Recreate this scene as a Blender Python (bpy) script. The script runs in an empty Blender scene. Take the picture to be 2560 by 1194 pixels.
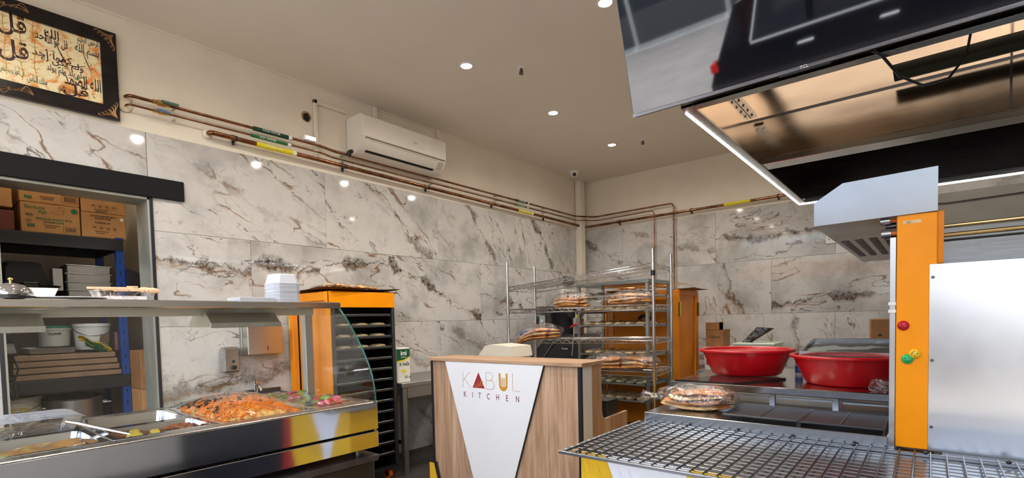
import bpy, bmesh, math, random
from mathutils import Vector, Matrix
random.seed(11)
SC = bpy.context.scene
COL = SC.collection
PI = math.pi

# ------------------------------------------------------------------ camera
cam = bpy.data.cameras.new('camera')
cam.sensor_fit = 'HORIZONTAL'
cam.sensor_width = 36.0
cam.lens = 18.004
cam.shift_y = 0.09975
cam.clip_start = 0.02
camo = bpy.data.objects.new('camera', cam)
COL.objects.link(camo)
_r = Vector((0.77450, 0.63217, -0.02283)); _u = Vector((-0.00887, 0.04694, 0.99886)); _f = Vector((-0.63254, 0.77340, -0.04195))
_m = Matrix(((_r.x, _u.x, -_f.x), (_r.y, _u.y, -_f.y), (_r.z, _u.z, -_f.z))).to_4x4()
_m.translation = Vector((3.7471, -6.2223, 1.1956))
camo.matrix_world = _m
SC.camera = camo

# ------------------------------------------------------------------ sky, sun, exposure
SC.view_settings.view_transform = 'Standard'
SC.view_settings.look = 'None'
SC.view_settings.gamma = 1.0
SC.view_settings.use_curve_mapping = False
SC.view_settings.exposure = 0.95
W = bpy.data.worlds.new('sky')
SC.world = W
W.use_nodes = True
_n = W.node_tree.nodes
_sky = _n.new('ShaderNodeTexSky')
_sky.sky_type = 'NISHITA'
_sky.sun_disc = False
_sky.sun_elevation = math.radians(48)
_sky.sun_rotation = math.radians(120)
_sky.air_density = 1.0
_sky.dust_density = 2.5
_sky.ozone_density = 1.0
W.node_tree.links.new(_sky.outputs[0], _n['Background'].inputs[0])
_n['Background'].inputs[1].default_value = 0.42
sun = bpy.data.lights.new('sun', 'SUN')
sun.energy = 5.0
sun.angle = math.radians(0.6)
sun.color = (1.0, 0.95, 0.88)
suno = bpy.data.objects.new('sun', sun)
COL.objects.link(suno)
suno.rotation_euler = (math.radians(-14), math.radians(40), 0)

# ------------------------------------------------------------------ helpers
def lin(c):
    c = c / 255.0
    return c / 12.92 if c <= 0.04045 else ((c + 0.055) / 1.055) ** 2.4
def rgb(r, g, b):
    return (lin(r), lin(g), lin(b), 1.0)

OFF = {}
class B:
    """collects vertices and faces of one part"""
    def __init__(s):
        s.v = []; s.f = []
    def add(s, vs, fs):
        n = len(s.v)
        s.v += [tuple(v) for v in vs]
        s.f += [[i + n for i in f] for f in fs]
        return s
    def box(s, a, b, ch=0.0, M=None):
        x0, y0, z0 = [min(a[i], b[i]) for i in range(3)]
        x1, y1, z1 = [max(a[i], b[i]) for i in range(3)]
        if ch <= 0:
            vs = [(x, y, z) for x in (x0, x1) for y in (y0, y1) for z in (z0, z1)]
            fs = [(0, 1, 3, 2), (4, 6, 7, 5), (0, 4, 5, 1), (2, 3, 7, 6), (0, 2, 6, 4), (1, 5, 7, 3)]
        else:
            ch = min(ch, (x1 - x0) * .45, (y1 - y0) * .45, (z1 - z0) * .45)
            vs = []; idx = {}
            for i in (0, 1):
                for j in (0, 1):
                    for k in (0, 1):
                        X = (x0, x1)[i]; Y = (y0, y1)[j]; Z = (z0, z1)[k]
                        dx = ch if i == 0 else -ch; dy = ch if j == 0 else -ch; dz = ch if k == 0 else -ch
                        for ax, p in enumerate(((X, Y + dy, Z + dz), (X + dx, Y, Z + dz), (X + dx, Y + dy, Z))):
                            idx[(i, j, k, ax)] = len(vs); vs.append(p)
            fs = []
            for sgn in (0, 1):
                fs.append([idx[(sgn, j, k, 0)] for j, k in ((0, 0), (0, 1), (1, 1), (1, 0))])
                fs.append([idx[(i, sgn, k, 1)] for i, k in ((0, 0), (0, 1), (1, 1), (1, 0))])
                fs.append([idx[(i, j, sgn, 2)] for i, j in ((0, 0), (0, 1), (1, 1), (1, 0))])
            for a_ in (0, 1):
                for b_ in (0, 1):
                    fs.append([idx[(a_, b_, 0, 0)], idx[(a_, b_, 1, 0)], idx[(a_, b_, 1, 1)], idx[(a_, b_, 0, 1)]])
                    fs.append([idx[(a_, 0, b_, 0)], idx[(a_, 1, b_, 0)], idx[(a_, 1, b_, 2)], idx[(a_, 0, b_, 2)]])
                    fs.append([idx[(0, a_, b_, 1)], idx[(1, a_, b_, 1)], idx[(1, a_, b_, 2)], idx[(0, a_, b_, 2)]])
            for i in (0, 1):
                for j in (0, 1):
                    for k in (0, 1):
                        fs.append([idx[(i, j, k, 0)], idx[(i, j, k, 1)], idx[(i, j, k, 2)]])
        if M is not None:
            vs = [M @ Vector(v) for v in vs]
        return s.add(vs, fs)
    def prism(s, poly, ax, a, b, M=None):
        n = len(poly)
        def P(p, t):
            return (t, p[0], p[1]) if ax == 'x' else (p[0], t, p[1]) if ax == 'y' else (p[0], p[1], t)
        vs = [P(p, a) for p in poly] + [P(p, b) for p in poly]
        if M is not None:
            vs = [M @ Vector(v) for v in vs]
        fs = [list(range(n))[::-1], list(range(n, 2 * n))] + [[i, (i + 1) % n, (i + 1) % n + n, i + n] for i in range(n)]
        return s.add(vs, fs)
    def cyl(s, p, q, r, n=12, r2=None, cap=True):
        p = Vector(p); q = Vector(q); r2 = r if r2 is None else r2
        d = (q - p).normalized()
        a = d.orthogonal().normalized(); b = d.cross(a)
        vs = [p + (a * math.cos(2 * PI * i / n) + b * math.sin(2 * PI * i / n)) * r for i in range(n)]
        vs += [q + (a * math.cos(2 * PI * i / n) + b * math.sin(2 * PI * i / n)) * r2 for i in range(n)]
        fs = [[i, (i + 1) % n, (i + 1) % n + n, i + n] for i in range(n)]
        if cap:
            fs += [list(range(n))[::-1], list(range(n, 2 * n))]
        return s.add(vs, fs)
    def tube(s, pts, r, n=8, closed=False, cap=True):
        pts = [Vector(p) for p in pts]; m = len(pts); vs = []
        ref = None
        for i, p in enumerate(pts):
            if closed:
                t = (pts[(i + 1) % m] - pts[i - 1]).normalized()
            else:
                t = (pts[min(i + 1, m - 1)] - pts[max(i - 1, 0)]).normalized()
            if ref is None:
                ref = t.orthogonal().normalized()
            a = (ref - t * ref.dot(t))
            a = a.normalized() if a.length > 1e-6 else t.orthogonal().normalized()
            ref = a; b = t.cross(a)
            rr = r[i] if isinstance(r, (list, tuple)) else r
            vs += [p + (a * math.cos(2 * PI * k / n) + b * math.sin(2 * PI * k / n)) * rr for k in range(n)]
        fs = []
        for i in range(m if closed else m - 1):
            j = (i + 1) % m
            fs += [[i * n + k, i * n + (k + 1) % n, j * n + (k + 1) % n, j * n + k] for k in range(n)]
        if not closed and cap:
            fs += [list(range(n))[::-1], list(range((m - 1) * n, m * n))]
        return s.add(vs, fs)
    def lathe(s, prof, c=(0, 0, 0), n=28, sx=1.0, sy=1.0, M=None):
        m = len(prof)
        vs = [(r * math.cos(2 * PI * k / n) * sx, r * math.sin(2 * PI * k / n) * sy, z) for r, z in prof for k in range(n)]
        if M is not None:
            vs = [M @ Vector(v) for v in vs]
        vs = [(v[0] + c[0], v[1] + c[1], v[2] + c[2]) for v in vs]
        fs = [[i * n + k, i * n + (k + 1) % n, (i + 1) * n + (k + 1) % n, (i + 1) * n + k] for i in range(m - 1) for k in range(n)]
        if prof[0][0] > 1e-5: fs.append(list(range(n))[::-1])
        if prof[-1][0] > 1e-5: fs.append(list(range((m - 1) * n, m * n)))
        return s.add(vs, fs)
    def grid(s, fn, nu, nv):
        vs = [fn(i / nu, j / nv) for i in range(nu + 1) for j in range(nv + 1)]
        fs = [[i * (nv + 1) + j, (i + 1) * (nv + 1) + j, (i + 1) * (nv + 1) + j + 1, i * (nv + 1) + j + 1] for i in range(nu) for j in range(nv)]
        return s.add(vs, fs)
    def blob(s, c, r, nu=16, nv=10, fn=None, M=None):
        vs = []; fs = []
        for i in range(nv + 1):
            th = PI * i / nv
            for k in range(nu):
                ph = 2 * PI * k / nu
                d = Vector((math.sin(th) * math.cos(ph), math.sin(th) * math.sin(ph), math.cos(th)))
                m = fn(d) if fn else 1.0
                p = Vector((d.x * r[0] * m, d.y * r[1] * m, d.z * r[2] * m))
                if M is not None: p = M @ p
                vs.append((p.x + c[0], p.y + c[1], p.z + c[2]))
        for i in range(nv):
            fs += [[i * nu + k, (i + 1) * nu + k, (i + 1) * nu + (k + 1) % nu, i * nu + (k + 1) % nu] for k in range(nu)]
        return s.add(vs, fs)
    def obj(s, name, mat, parent=None, smooth=False, w=True, angle=35):
        off = OFF.get(parent.name, (0, 0, 0)) if (parent is not None and w) else (0, 0, 0)
        me = bpy.data.meshes.new(name)
        me.from_pydata([(v[0] - off[0], v[1] - off[1], v[2] - off[2]) for v in s.v], [], s.f)
        bm = bmesh.new(); bm.from_mesh(me)
        bmesh.ops.remove_doubles(bm, verts=bm.verts, dist=1e-6)
        bmesh.ops.recalc_face_normals(bm, faces=bm.faces)
        bm.to_mesh(me); bm.free()
        if smooth:
            me.polygons.foreach_set('use_smooth', [True] * len(me.polygons))
            me.set_sharp_from_angle(angle=math.radians(angle))
        me.materials.append(mat)
        o = bpy.data.objects.new(name, me); COL.objects.link(o)
        if parent is not None:
            o.parent = parent
            OFF[o.name] = off
        return o
    def solo(s, name, mat, label, cat, group=None, smooth=False, angle=35):
        """a thing that is one mesh, its origin at the middle of its base"""
        xs = [v[0] for v in s.v]; ys = [v[1] for v in s.v]; zs = [v[2] for v in s.v]
        c = ((min(xs) + max(xs)) / 2, (min(ys) + max(ys)) / 2, min(zs))
        s.v = [(v[0] - c[0], v[1] - c[1], v[2] - c[2]) for v in s.v]
        o = s.obj(name, mat, None, smooth, angle=angle)
        o.location = c
        OFF[o.name] = c
        return tag(o, label, cat, group)

def tag(o, label=None, cat=None, group=None, kind=None):
    if label: o['label'] = label
    if cat: o['category'] = cat
    if group: o['group'] = group
    if kind: o['kind'] = kind
    return o
def thing(name, label, cat, loc=(0, 0, 0), rotz=0.0, group=None):
    o = bpy.data.objects.new(name, None); COL.objects.link(o)
    o.empty_display_size = 0.05
    o.location = loc; o.rotation_euler = (0, 0, rotz)
    OFF[o.name] = tuple(loc) if rotz == 0 else (0, 0, 0)
    return tag(o, label, cat, group)
def struct(b, name, mat):
    return tag(b.obj(name, mat), kind='structure')
def dup(root, loc, rotz=None, label=None):
    r = root.copy(); COL.objects.link(r); r.location = loc
    OFF[r.name] = tuple(loc)
    if rotz is not None: r.rotation_euler = (0, 0, rotz)
    if label: r['label'] = label
    for ch in root.children:
        c = ch.copy(); COL.objects.link(c); c.parent = r
        for g in ch.children:
            d = g.copy(); COL.objects.link(d); d.parent = c
    return r
def inst(src, name, parent, loc, rot=None, scale=None):
    """a further piece that shares the mesh of src"""
    o = bpy.data.objects.new(name, src.data); COL.objects.link(o)
    o.parent = parent; o.location = loc
    if rot: o.rotation_euler = rot
    if scale: o.scale = scale
    return o
AX = {'-y': (PI / 2, 0, 0), '+x': (PI / 2, 0, PI / 2), '+z': (0, 0, 0), '+y': (PI / 2, 0, PI), '-x': (PI / 2, 0, -PI / 2)}
def text(parent, body, loc, size, mat, face, name='lettering', align='LEFT', sx=1.0, space=1.0, w=True, ext=0.0004, shear=0.0, bold=0.0, rot=None):
    c = bpy.data.curves.new(name, 'FONT')
    c.body = body; c.size = size; c.align_x = align; c.extrude = ext; c.space_character = space; c.shear = shear; c.offset = bold
    c.resolution_u = 3
    c.materials.append(mat)
    o = bpy.data.objects.new(name, c); COL.objects.link(o)
    off = OFF.get(parent.name, (0, 0, 0)) if w else (0, 0, 0)
    o.parent = parent
    o.location = (loc[0] - off[0], loc[1] - off[1], loc[2] - off[2])
    o.rotation_euler = rot or AX[face]
    o.scale = (sx, 1, 1)
    return o
_F = {'ا': (0xFE8D, 0xFE8E, 0, 0), 'أ': (0xFE83, 0xFE84, 0, 0), 'ب': (0xFE8F, 0xFE90, 0xFE91, 0xFE92), 'د': (0xFEA9, 0xFEAA, 0, 0), 'ح': (0xFEA1, 0xFEA2, 0xFEA3, 0xFEA4),
      'ق': (0xFED5, 0xFED6, 0xFED7, 0xFED8), 'ل': (0xFEDD, 0xFEDE, 0xFEDF, 0xFEE0), 'ه': (0xFEE9, 0xFEEA, 0xFEEB, 0xFEEC), 'و': (0xFEED, 0xFEEE, 0, 0), 'ك': (0xFED9, 0xFEDA, 0xFEDB, 0xFEDC),
      'م': (0xFEE1, 0xFEE2, 0xFEE3, 0xFEE4), 'ي': (0xFEF1, 0xFEF2, 0xFEF3, 0xFEF4), 'ن': (0xFEE5, 0xFEE6, 0xFEE7, 0xFEE8), 'ف': (0xFED1, 0xFED2, 0xFED3, 0xFED4), 'ر': (0xFEAD, 0xFEAE, 0, 0),
      'س': (0xFEB1, 0xFEB2, 0xFEB3, 0xFEB4), 'ص': (0xFEB9, 0xFEBA, 0xFEBB, 0xFEBC), 'ع': (0xFEC9, 0xFECA, 0xFECB, 0xFECC), 'ذ': (0xFEAB, 0xFEAC, 0, 0), 'ت': (0xFE95, 0xFE96, 0xFE97, 0xFE98)}
def arabic(s):
    out = []
    for i, ch in enumerate(s):
        f = _F.get(ch)
        if not f:
            out.append(ch); continue
        prev = i > 0 and s[i - 1] in _F and _F[s[i - 1]][2]
        nxt = i < len(s) - 1 and s[i + 1] in _F and f[2]
        out.append(chr(f[3 if prev and nxt else 1 if prev else 2 if nxt else 0]))
    return ''.join(out[::-1])

# ------------------------------------------------------------------ materials
def nt(name):
    m = bpy.data.materials.new(name); m.use_nodes = True
    t = m.node_tree
    return m, t, t.nodes['Principled BSDF'], t.nodes['Material Output']
def nd(t, kind, **kw):
    n = t.nodes.new(kind)
    for k, v in kw.items(): setattr(n, k, v)
    return n
def sock(t, n, i, v):
    if hasattr(v, 'is_output') or isinstance(v, bpy.types.NodeSocket): t.links.new(v, n.inputs[i])
    else: n.inputs[i].default_value = v
def math_(t, op, a, b=None, c=None, clamp=False):
    n = nd(t, 'ShaderNodeMath', operation=op, use_clamp=clamp)
    sock(t, n, 0, a)
    if b is not None: sock(t, n, 1, b)
    if c is not None: sock(t, n, 2, c)
    return n.outputs[0]
def ramp(t, x, lo, hi):
    n = nd(t, 'ShaderNodeMapRange', interpolation_type='SMOOTHSTEP')
    sock(t, n, 0, x); n.inputs[1].default_value = lo; n.inputs[2].default_value = hi
    return n.outputs[0]
def mixc(t, fac, a, b):
    n = nd(t, 'ShaderNodeMix', data_type='RGBA')
    sock(t, n, 0, fac); sock(t, n, 6, a); sock(t, n, 7, b)
    return n.outputs[2]
def noise(t, vec, scale, detail=4.0, rough=0.55, dist=0.0):
    n = nd(t, 'ShaderNodeTexNoise')
    if vec is not None: t.links.new(vec, n.inputs['Vector'])
    n.inputs['Scale'].default_value = scale; n.inputs['Detail'].default_value = detail
    n.inputs['Roughness'].default_value = rough; n.inputs['Distortion'].default_value = dist
    return n
def coords(t, stretch=(1, 1, 1), kind='Object'):
    tc = nd(t, 'ShaderNodeTexCoord'); mp = nd(t, 'ShaderNodeMapping')
    mp.inputs['Scale'].default_value = stretch
    t.links.new(tc.outputs[kind], mp.inputs['Vector'])
    return mp.outputs[0]
def bumpn(t, h, strength, dist=0.01):
    b = nd(t, 'ShaderNodeBump'); b.inputs['Strength'].default_value = strength; b.inputs['Distance'].default_value = dist
    t.links.new(h, b.inputs['Height'])
    return b.outputs[0]
_MC = {}
def P(name, col, rough=0.5, metal=0.0, var=0.0, vsc=6.0, stretch=(1, 1, 1), bump=0.0, bsc=60.0, bdist=0.004, rvar=0.0, coat=0.0, spec=0.5, spots=None, spot_sc=30.0, spot_amt=0.62, emit=None, estr=0.0, sss=0.0, detail=4.0, trans=0.0, ior=1.5, aniso=0.0):
    """one procedural material: colour variation, roughness variation, fine relief and stains from noise"""
    if name in _MC: return _MC[name]
    m, t, p, out = nt(name)
    p.inputs['Base Color'].default_value = col; p.inputs['Roughness'].default_value = rough; p.inputs['Metallic'].default_value = metal
    p.inputs['Specular IOR Level'].default_value = spec; p.inputs['Coat Weight'].default_value = coat
    p.inputs['Transmission Weight'].default_value = trans; p.inputs['IOR'].default_value = ior
    p.inputs['Anisotropic'].default_value = aniso
    if sss:
        p.inputs['Subsurface Weight'].default_value = sss; p.inputs['Subsurface Radius'].default_value = (0.02, 0.012, 0.006); p.inputs['Subsurface Scale'].default_value = 0.4
    vec = coords(t, stretch) if (var or bump or rvar or spots) else None
    cs = None
    if var:
        n = noise(t, vec, vsc, detail)
        lo = tuple(max(0, c * (1 - var)) for c in col[:3]) + (1,); hi = tuple(min(1, c * (1 + var)) for c in col[:3]) + (1,)
        cs = mixc(t, ramp(t, n.outputs[0], 0.3, 0.7), lo, hi)
    if spots:
        n2 = noise(t, vec, spot_sc, 5.0)
        cs = mixc(t, ramp(t, n2.outputs[0], spot_amt, spot_amt + 0.06), cs if cs is not None else col, spots)
    if cs is not None: t.links.new(cs, p.inputs['Base Color'])
    if rvar:
        n3 = noise(t, vec, vsc * 1.7, detail)
        mr = nd(t, 'ShaderNodeMapRange'); t.links.new(n3.outputs[0], mr.inputs[0])
        mr.inputs[1].default_value = 0.3; mr.inputs[2].default_value = 0.7; mr.inputs[3].default_value = max(0.02, rough - rvar); mr.inputs[4].default_value = min(1, rough + rvar)
        t.links.new(mr.outputs[0], p.inputs['Roughness'])
    if bump:
        n4 = noise(t, vec, bsc, 3.0)
        t.links.new(bumpn(t, n4.outputs[0], bump, bdist), p.inputs['Normal'])
    if emit:
        p.inputs['Emission Color'].default_value = emit; p.inputs['Emission Strength'].default_value = estr
    _MC[name] = m
    return m

def marble():
    m, t, p, out = nt('marble_tile')
    tc = nd(t, 'ShaderNodeTexCoord'); sp = nd(t, 'ShaderNodeSeparateXYZ'); t.links.new(tc.outputs['Object'], sp.inputs[0])
    def attr(n):
        a = nd(t, 'ShaderNodeAttribute', attribute_type='OBJECT', attribute_name=n); return a.outputs['Fac']
    seed, ang, offv, riv = attr('seed'), attr('ang'), attr('off'), attr('riv')
    u = math_(t, 'ADD', sp.outputs[0], sp.outputs[1]); v = sp.outputs[2]
    cb = nd(t, 'ShaderNodeCombineXYZ'); t.links.new(u, cb.inputs[0]); t.links.new(v, cb.inputs[1]); t.links.new(math_(t, 'MULTIPLY', seed, 7.31), cb.inputs[2])
    w0 = noise(t, cb.outputs[0], 2.2, 6.0, 0.6)
    sub = nd(t, 'ShaderNodeVectorMath', operation='SUBTRACT'); t.links.new(w0.outputs[1], sub.inputs[0]); sub.inputs[1].default_value = (0.5, 0.5, 0.5)
    mad = nd(t, 'ShaderNodeVectorMath', operation='MULTIPLY_ADD'); t.links.new(sub.outputs[0], mad.inputs[0]); mad.inputs[1].default_value = (0.34, 0.34, 0.0); t.links.new(cb.outputs[0], mad.inputs[2])
    PW = mad.outputs[0]
    # clouds
    c1 = noise(t, PW, 1.9, 7.0, 0.62)
    base = mixc(t, ramp(t, c1.outputs[0], 0.42, 0.72), rgb(204, 201, 196), rgb(160, 158, 153))
    c2 = noise(t, PW, 7.0, 6.0, 0.7)
    base = mixc(t, math_(t, 'MULTIPLY', ramp(t, c2.outputs[0], 0.5, 0.75), 0.4), base, rgb(146, 139, 130))
    ca = math_(t, 'COSINE', ang); sa = math_(t, 'SINE', ang)
    s_ = math_(t, 'ADD', math_(t, 'MULTIPLY', u, ca), math_(t, 'MULTIPLY', v, sa))
    t_ = math_(t, 'SUBTRACT', math_(t, 'MULTIPLY', v, ca), math_(t, 'MULTIPLY', u, sa))
    an = nd(t, 'ShaderNodeCombineXYZ'); t.links.new(math_(t, 'MULTIPLY', s_, 0.42), an.inputs[0]); t.links.new(math_(t, 'MULTIPLY', t_, 1.5), an.inputs[1]); t.links.new(math_(t, 'MULTIPLY', seed, 7.31), an.inputs[2])
    mad2 = nd(t, 'ShaderNodeVectorMath', operation='MULTIPLY_ADD'); t.links.new(sub.outputs[0], mad2.inputs[0]); mad2.inputs[1].default_value = (0.22, 0.30, 0.0); t.links.new(an.outputs[0], mad2.inputs[2])
    PA = mad2.outputs[0]
    # thin golden and grey veins
    def vein(scale, width, thr, sd, dist=0.35, det=2.5, src=None):
        mv = nd(t, 'ShaderNodeVectorMath', operation='ADD'); t.links.new(src or PA, mv.inputs[0]); mv.inputs[1].default_value = (sd, -sd * 0.7, sd * 0.3)
        n = noise(t, mv.outputs[0], scale, det, 0.55, dist)
        rdg = math_(t, 'ABSOLUTE', math_(t, 'SUBTRACT', n.outputs[0], 0.5))
        wn = noise(t, mv.outputs[0], 9.0, 3.0)
        rdg = math_(t, 'DIVIDE', rdg, math_(t, 'MULTIPLY_ADD', ramp(t, wn.outputs[0], 0.35, 0.7), 1.6, 0.3))
        ln = math_(t, 'SUBTRACT', 1.0, ramp(t, rdg, 0.0, width))
        mk = noise(t, mv.outputs[0], scale * 1.1, 2.0)
        return math_(t, 'MULTIPLY', ln, ramp(t, mk.outputs[0], thr, thr + 0.10))
    g1 = vein(1.7, 0.0075, 0.42, 3.1, 0.2, 3.0)
    g2 = vein(3.4, 0.010, 0.48, 9.4, 0.4, 4.0)
    g3 = vein(2.3, 0.0065, 0.46, 5.7, 0.25, 4.0)
    g4 = vein(5.5, 0.010, 0.52, 14.2, 0.5, 4.0, PW)
    base = mixc(t, math_(t, 'MULTIPLY', g2, 0.45), base, rgb(164, 134, 98))
    base = mixc(t, math_(t, 'MULTIPLY', g4, 0.5), base, rgb(112, 104, 96))
    base = mixc(t, math_(t, 'MULTIPLY', g1, 0.85), base, rgb(122, 84, 46))
    base = mixc(t, math_(t, 'MULTIPLY', g3, 0.8), base, rgb(74, 66, 58))
    # the main dark seam of a tile: a wandering, broken line with crackled clusters and a brown side
    c1d = nd(t, 'ShaderNodeCombineXYZ'); t.links.new(s_, c1d.inputs[0]); t.links.new(seed, c1d.inputs[1])
    wob = noise(t, c1d.outputs[0], 2.6, 5.0, 0.65)
    dd = math_(t, 'ADD', math_(t, 'SUBTRACT', t_, offv), math_(t, 'MULTIPLY', math_(t, 'SUBTRACT', wob.outputs[0], 0.5), 0.34))
    fine = noise(t, cb.outputs[0], 13.0, 6.0, 0.75)
    dd2 = math_(t, 'ADD', dd, math_(t, 'MULTIPLY', math_(t, 'SUBTRACT', fine.outputs[0], 0.5), 0.09))
    ad = math_(t, 'ABSOLUTE', dd2)
    wid = noise(t, c1d.outputs[0], 4.0, 2.0)
    wv = math_(t, 'MULTIPLY', ramp(t, wid.outputs[0], 0.42, 0.66), 0.085)
    band = math_(t, 'SUBTRACT', 1.0, math_(t, 'DIVIDE', ad, math_(t, 'ADD', wv, 0.003)), clamp=True)
    vor = nd(t, 'ShaderNodeTexVoronoi', feature='DISTANCE_TO_EDGE'); t.links.new(PW, vor.inputs['Vector']); vor.inputs['Scale'].default_value = 46.0
    fn2 = noise(t, cb.outputs[0], 34.0, 5.0, 0.7)
    crk = math_(t, 'MAXIMUM', math_(t, 'MULTIPLY', math_(t, 'SUBTRACT', 1.0, ramp(t, vor.outputs[0], 0.02, 0.2)), 0.6), ramp(t, fn2.outputs[0], 0.46, 0.62))
    brk = noise(t, c1d.outputs[0], 6.0, 2.0)
    core = math_(t, 'MULTIPLY', math_(t, 'SUBTRACT', 1.0, ramp(t, ad, 0.0005, 0.006)), ramp(t, brk.outputs[0], 0.32, 0.46))
    dark = math_(t, 'MAXIMUM', math_(t, 'MULTIPLY', ramp(t, band, 0.05, 0.7), math_(t, 'ADD', math_(t, 'MULTIPLY', crk, 0.8), 0.25, clamp=True)), math_(t, 'MULTIPLY', core, 0.85))
    side = math_(t, 'MULTIPLY', math_(t, 'SUBTRACT', 1.0, ramp(t, math_(t, 'ABSOLUTE', math_(t, 'ADD', dd2, 0.022)), 0.0, 0.035)), ramp(t, wid.outputs[0], 0.38, 0.6))
    base = mixc(t, math_(t, 'MULTIPLY', math_(t, 'MULTIPLY', side, 0.75), riv), base, rgb(146, 108, 66))
    base = mixc(t, math_(t, 'MULTIPLY', dark, riv), base, rgb(56, 51, 46))
    t.links.new(base, p.inputs['Base Color'])
    p.inputs['Roughness'].default_value = 0.055
    p.inputs['Specular IOR Level'].default_value = 0.55
    return m

def wood(name, c0, c1, c2, ax='z'):
    """laminate boards: strips of different tone, fine streaks along ax, darker pores"""
    m, t, p, out = nt(name)
    def st(k, f): return coords(t, (k, k, f) if ax == 'z' else (f, k, k))
    n1 = noise(t, st(26.0, 0.9), 1.0, 6.0, 0.6, 0.4); n2 = noise(t, st(95.0, 2.2), 1.0, 4.0, 0.7)
    n4 = noise(t, st(9.0, 1.1), 1.0, 3.0, 0.5, 1.2)
    tc = nd(t, 'ShaderNodeTexCoord'); sp = nd(t, 'ShaderNodeSeparateXYZ'); t.links.new(tc.outputs['Object'], sp.inputs[0])
    u = math_(t, 'ADD', sp.outputs[0], math_(t, 'MULTIPLY', sp.outputs[1], 1.3)) if ax == 'z' else sp.outputs[1]
    strip = math_(t, 'FLOOR', math_(t, 'MULTIPLY', u, 11.5))
    wn = nd(t, 'ShaderNodeTexWhiteNoise', noise_dimensions='1D'); t.links.new(strip, wn.inputs['W'])
    c = mixc(t, ramp(t, n1.outputs[0], 0.3, 0.7), c0, c1)
    c = mixc(t, math_(t, 'MULTIPLY', wn.outputs[0], 0.55), c, c1)
    c = mixc(t, math_(t, 'MULTIPLY', ramp(t, n2.outputs[0], 0.46, 0.7), 0.6), c, c2)
    c = mixc(t, math_(t, 'MULTIPLY', ramp(t, n4.outputs[0], 0.52, 0.72), 0.45), c, c2)
    t.links.new(c, p.inputs['Base Color']); p.inputs['Roughness'].default_value = 0.42
    t.links.new(bumpn(t, n2.outputs[0], 0.08, 0.002), p.inputs['Normal'])
    return m

def film(name, tint=(1, 1, 1, 1), amount=0.16, wrinkle=0.9, sc=22.0, rough=0.08):
    """thin clear plastic: mostly see-through, wrinkled bright reflections"""
    m, t, p, out = nt(name)
    t.nodes.remove(p)
    tr = nd(t, 'ShaderNodeBsdfTransparent'); tr.inputs[0].default_value = tint
    gl = nd(t, 'ShaderNodeBsdfGlossy'); gl.inputs['Roughness'].default_value = rough; gl.inputs[0].default_value = (1, 1, 1, 1)
    lw = nd(t, 'ShaderNodeLayerWeight'); fr_ = math_(t, 'MULTIPLY_ADD', math_(t, 'POWER', lw.outputs['Facing'], 5.0), 0.9, 0.035)
    vec = coords(t); n = noise(t, vec, sc, 3.0, 0.6, 1.5)
    bn = bumpn(t, n.outputs[0], wrinkle, 0.012)
    t.links.new(bn, gl.inputs['Normal']); t.links.new(bn, lw.inputs['Normal'])
    rg = math_(t, 'SUBTRACT', 1.0, ramp(t, math_(t, 'ABSOLUTE', math_(t, 'SUBTRACT', n.outputs[0], 0.5)), 0.0, 0.035))
    fac = math_(t, 'ADD', fr_, math_(t, 'MULTIPLY', math_(t, 'MAXIMUM', ramp(t, n.outputs[0], 0.45, 0.8), math_(t, 'MULTIPLY', rg, 0.8)), amount), clamp=True)
    mx = nd(t, 'ShaderNodeMixShader'); t.links.new(fac, mx.inputs[0]); t.links.new(tr.outputs[0], mx.inputs[1]); t.links.new(gl.outputs[0], mx.inputs[2])
    t.links.new(mx.outputs[0], out.inputs[0])
    return m

def glass_pane(name, tint, base=0.03):
    m, t, p, out = nt(name)
    t.nodes.remove(p)
    tr = nd(t, 'ShaderNodeBsdfTransparent'); tr.inputs[0].default_value = tint
    gl = nd(t, 'ShaderNodeBsdfGlossy'); gl.inputs['Roughness'].default_value = 0.02
    lw = nd(t, 'ShaderNodeLayerWeight'); fr_ = math_(t, 'MULTIPLY_ADD', math_(t, 'POWER', lw.outputs['Facing'], 5.0), 0.9, 0.035)
    vec = coords(t); n = noise(t, vec, 9.0, 5.0, 0.7)
    smear = math_(t, 'MULTIPLY', ramp(t, n.outputs[0], 0.5, 0.8), base)
    fac = math_(t, 'ADD', fr_, smear, clamp=True)
    mx = nd(t, 'ShaderNodeMixShader'); t.links.new(fac, mx.inputs[0]); t.links.new(tr.outputs[0], mx.inputs[1]); t.links.new(gl.outputs[0], mx.inputs[2])
    t.links.new(mx.outputs[0], out.inputs[0])
    return m

def steel(name, col=(0.62, 0.61, 0.59, 1), rough=0.25, wave=0.0, wsc=2.5, brush=(1.0, 60.0, 60.0), scr=0.12, stain=0.0):
    m, t, p, out = nt(name)
    vec = coords(t, brush); n = noise(t, vec, 6.0, 5.0, 0.7)
    vec1 = coords(t); n1 = noise(t, vec1, 3.0, 6.0, 0.65)
    p.inputs['Metallic'].default_value = 1.0
    c = mixc(t, math_(t, 'MULTIPLY', n1.outputs[0], 0.35), col, tuple(k * 0.72 for k in col[:3]) + (1,))
    if stain:
        n5 = noise(t, vec1, 9.0, 6.0, 0.7)
        c = mixc(t, math_(t, 'MULTIPLY', ramp(t, n5.outputs[0], 0.55, 0.75), stain), c, (0.05, 0.04, 0.03, 1))
    t.links.new(c, p.inputs['Base Color'])
    mr = nd(t, 'ShaderNodeMapRange'); t.links.new(n.outputs[0], mr.inputs[0])
    mr.inputs[1].default_value = 0.2; mr.inputs[2].default_value = 0.8; mr.inputs[3].default_value = max(0.02, rough - scr); mr.inputs[4].default_value = rough + scr
    t.links.new(mr.outputs[0], p.inputs['Roughness'])
    if wave:
        n2 = noise(t, vec1, wsc, 1.0, 0.4)
        t.links.new(bumpn(t, n2.outputs[0], wave, 0.05), p.inputs['Normal'])
    return m

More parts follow.
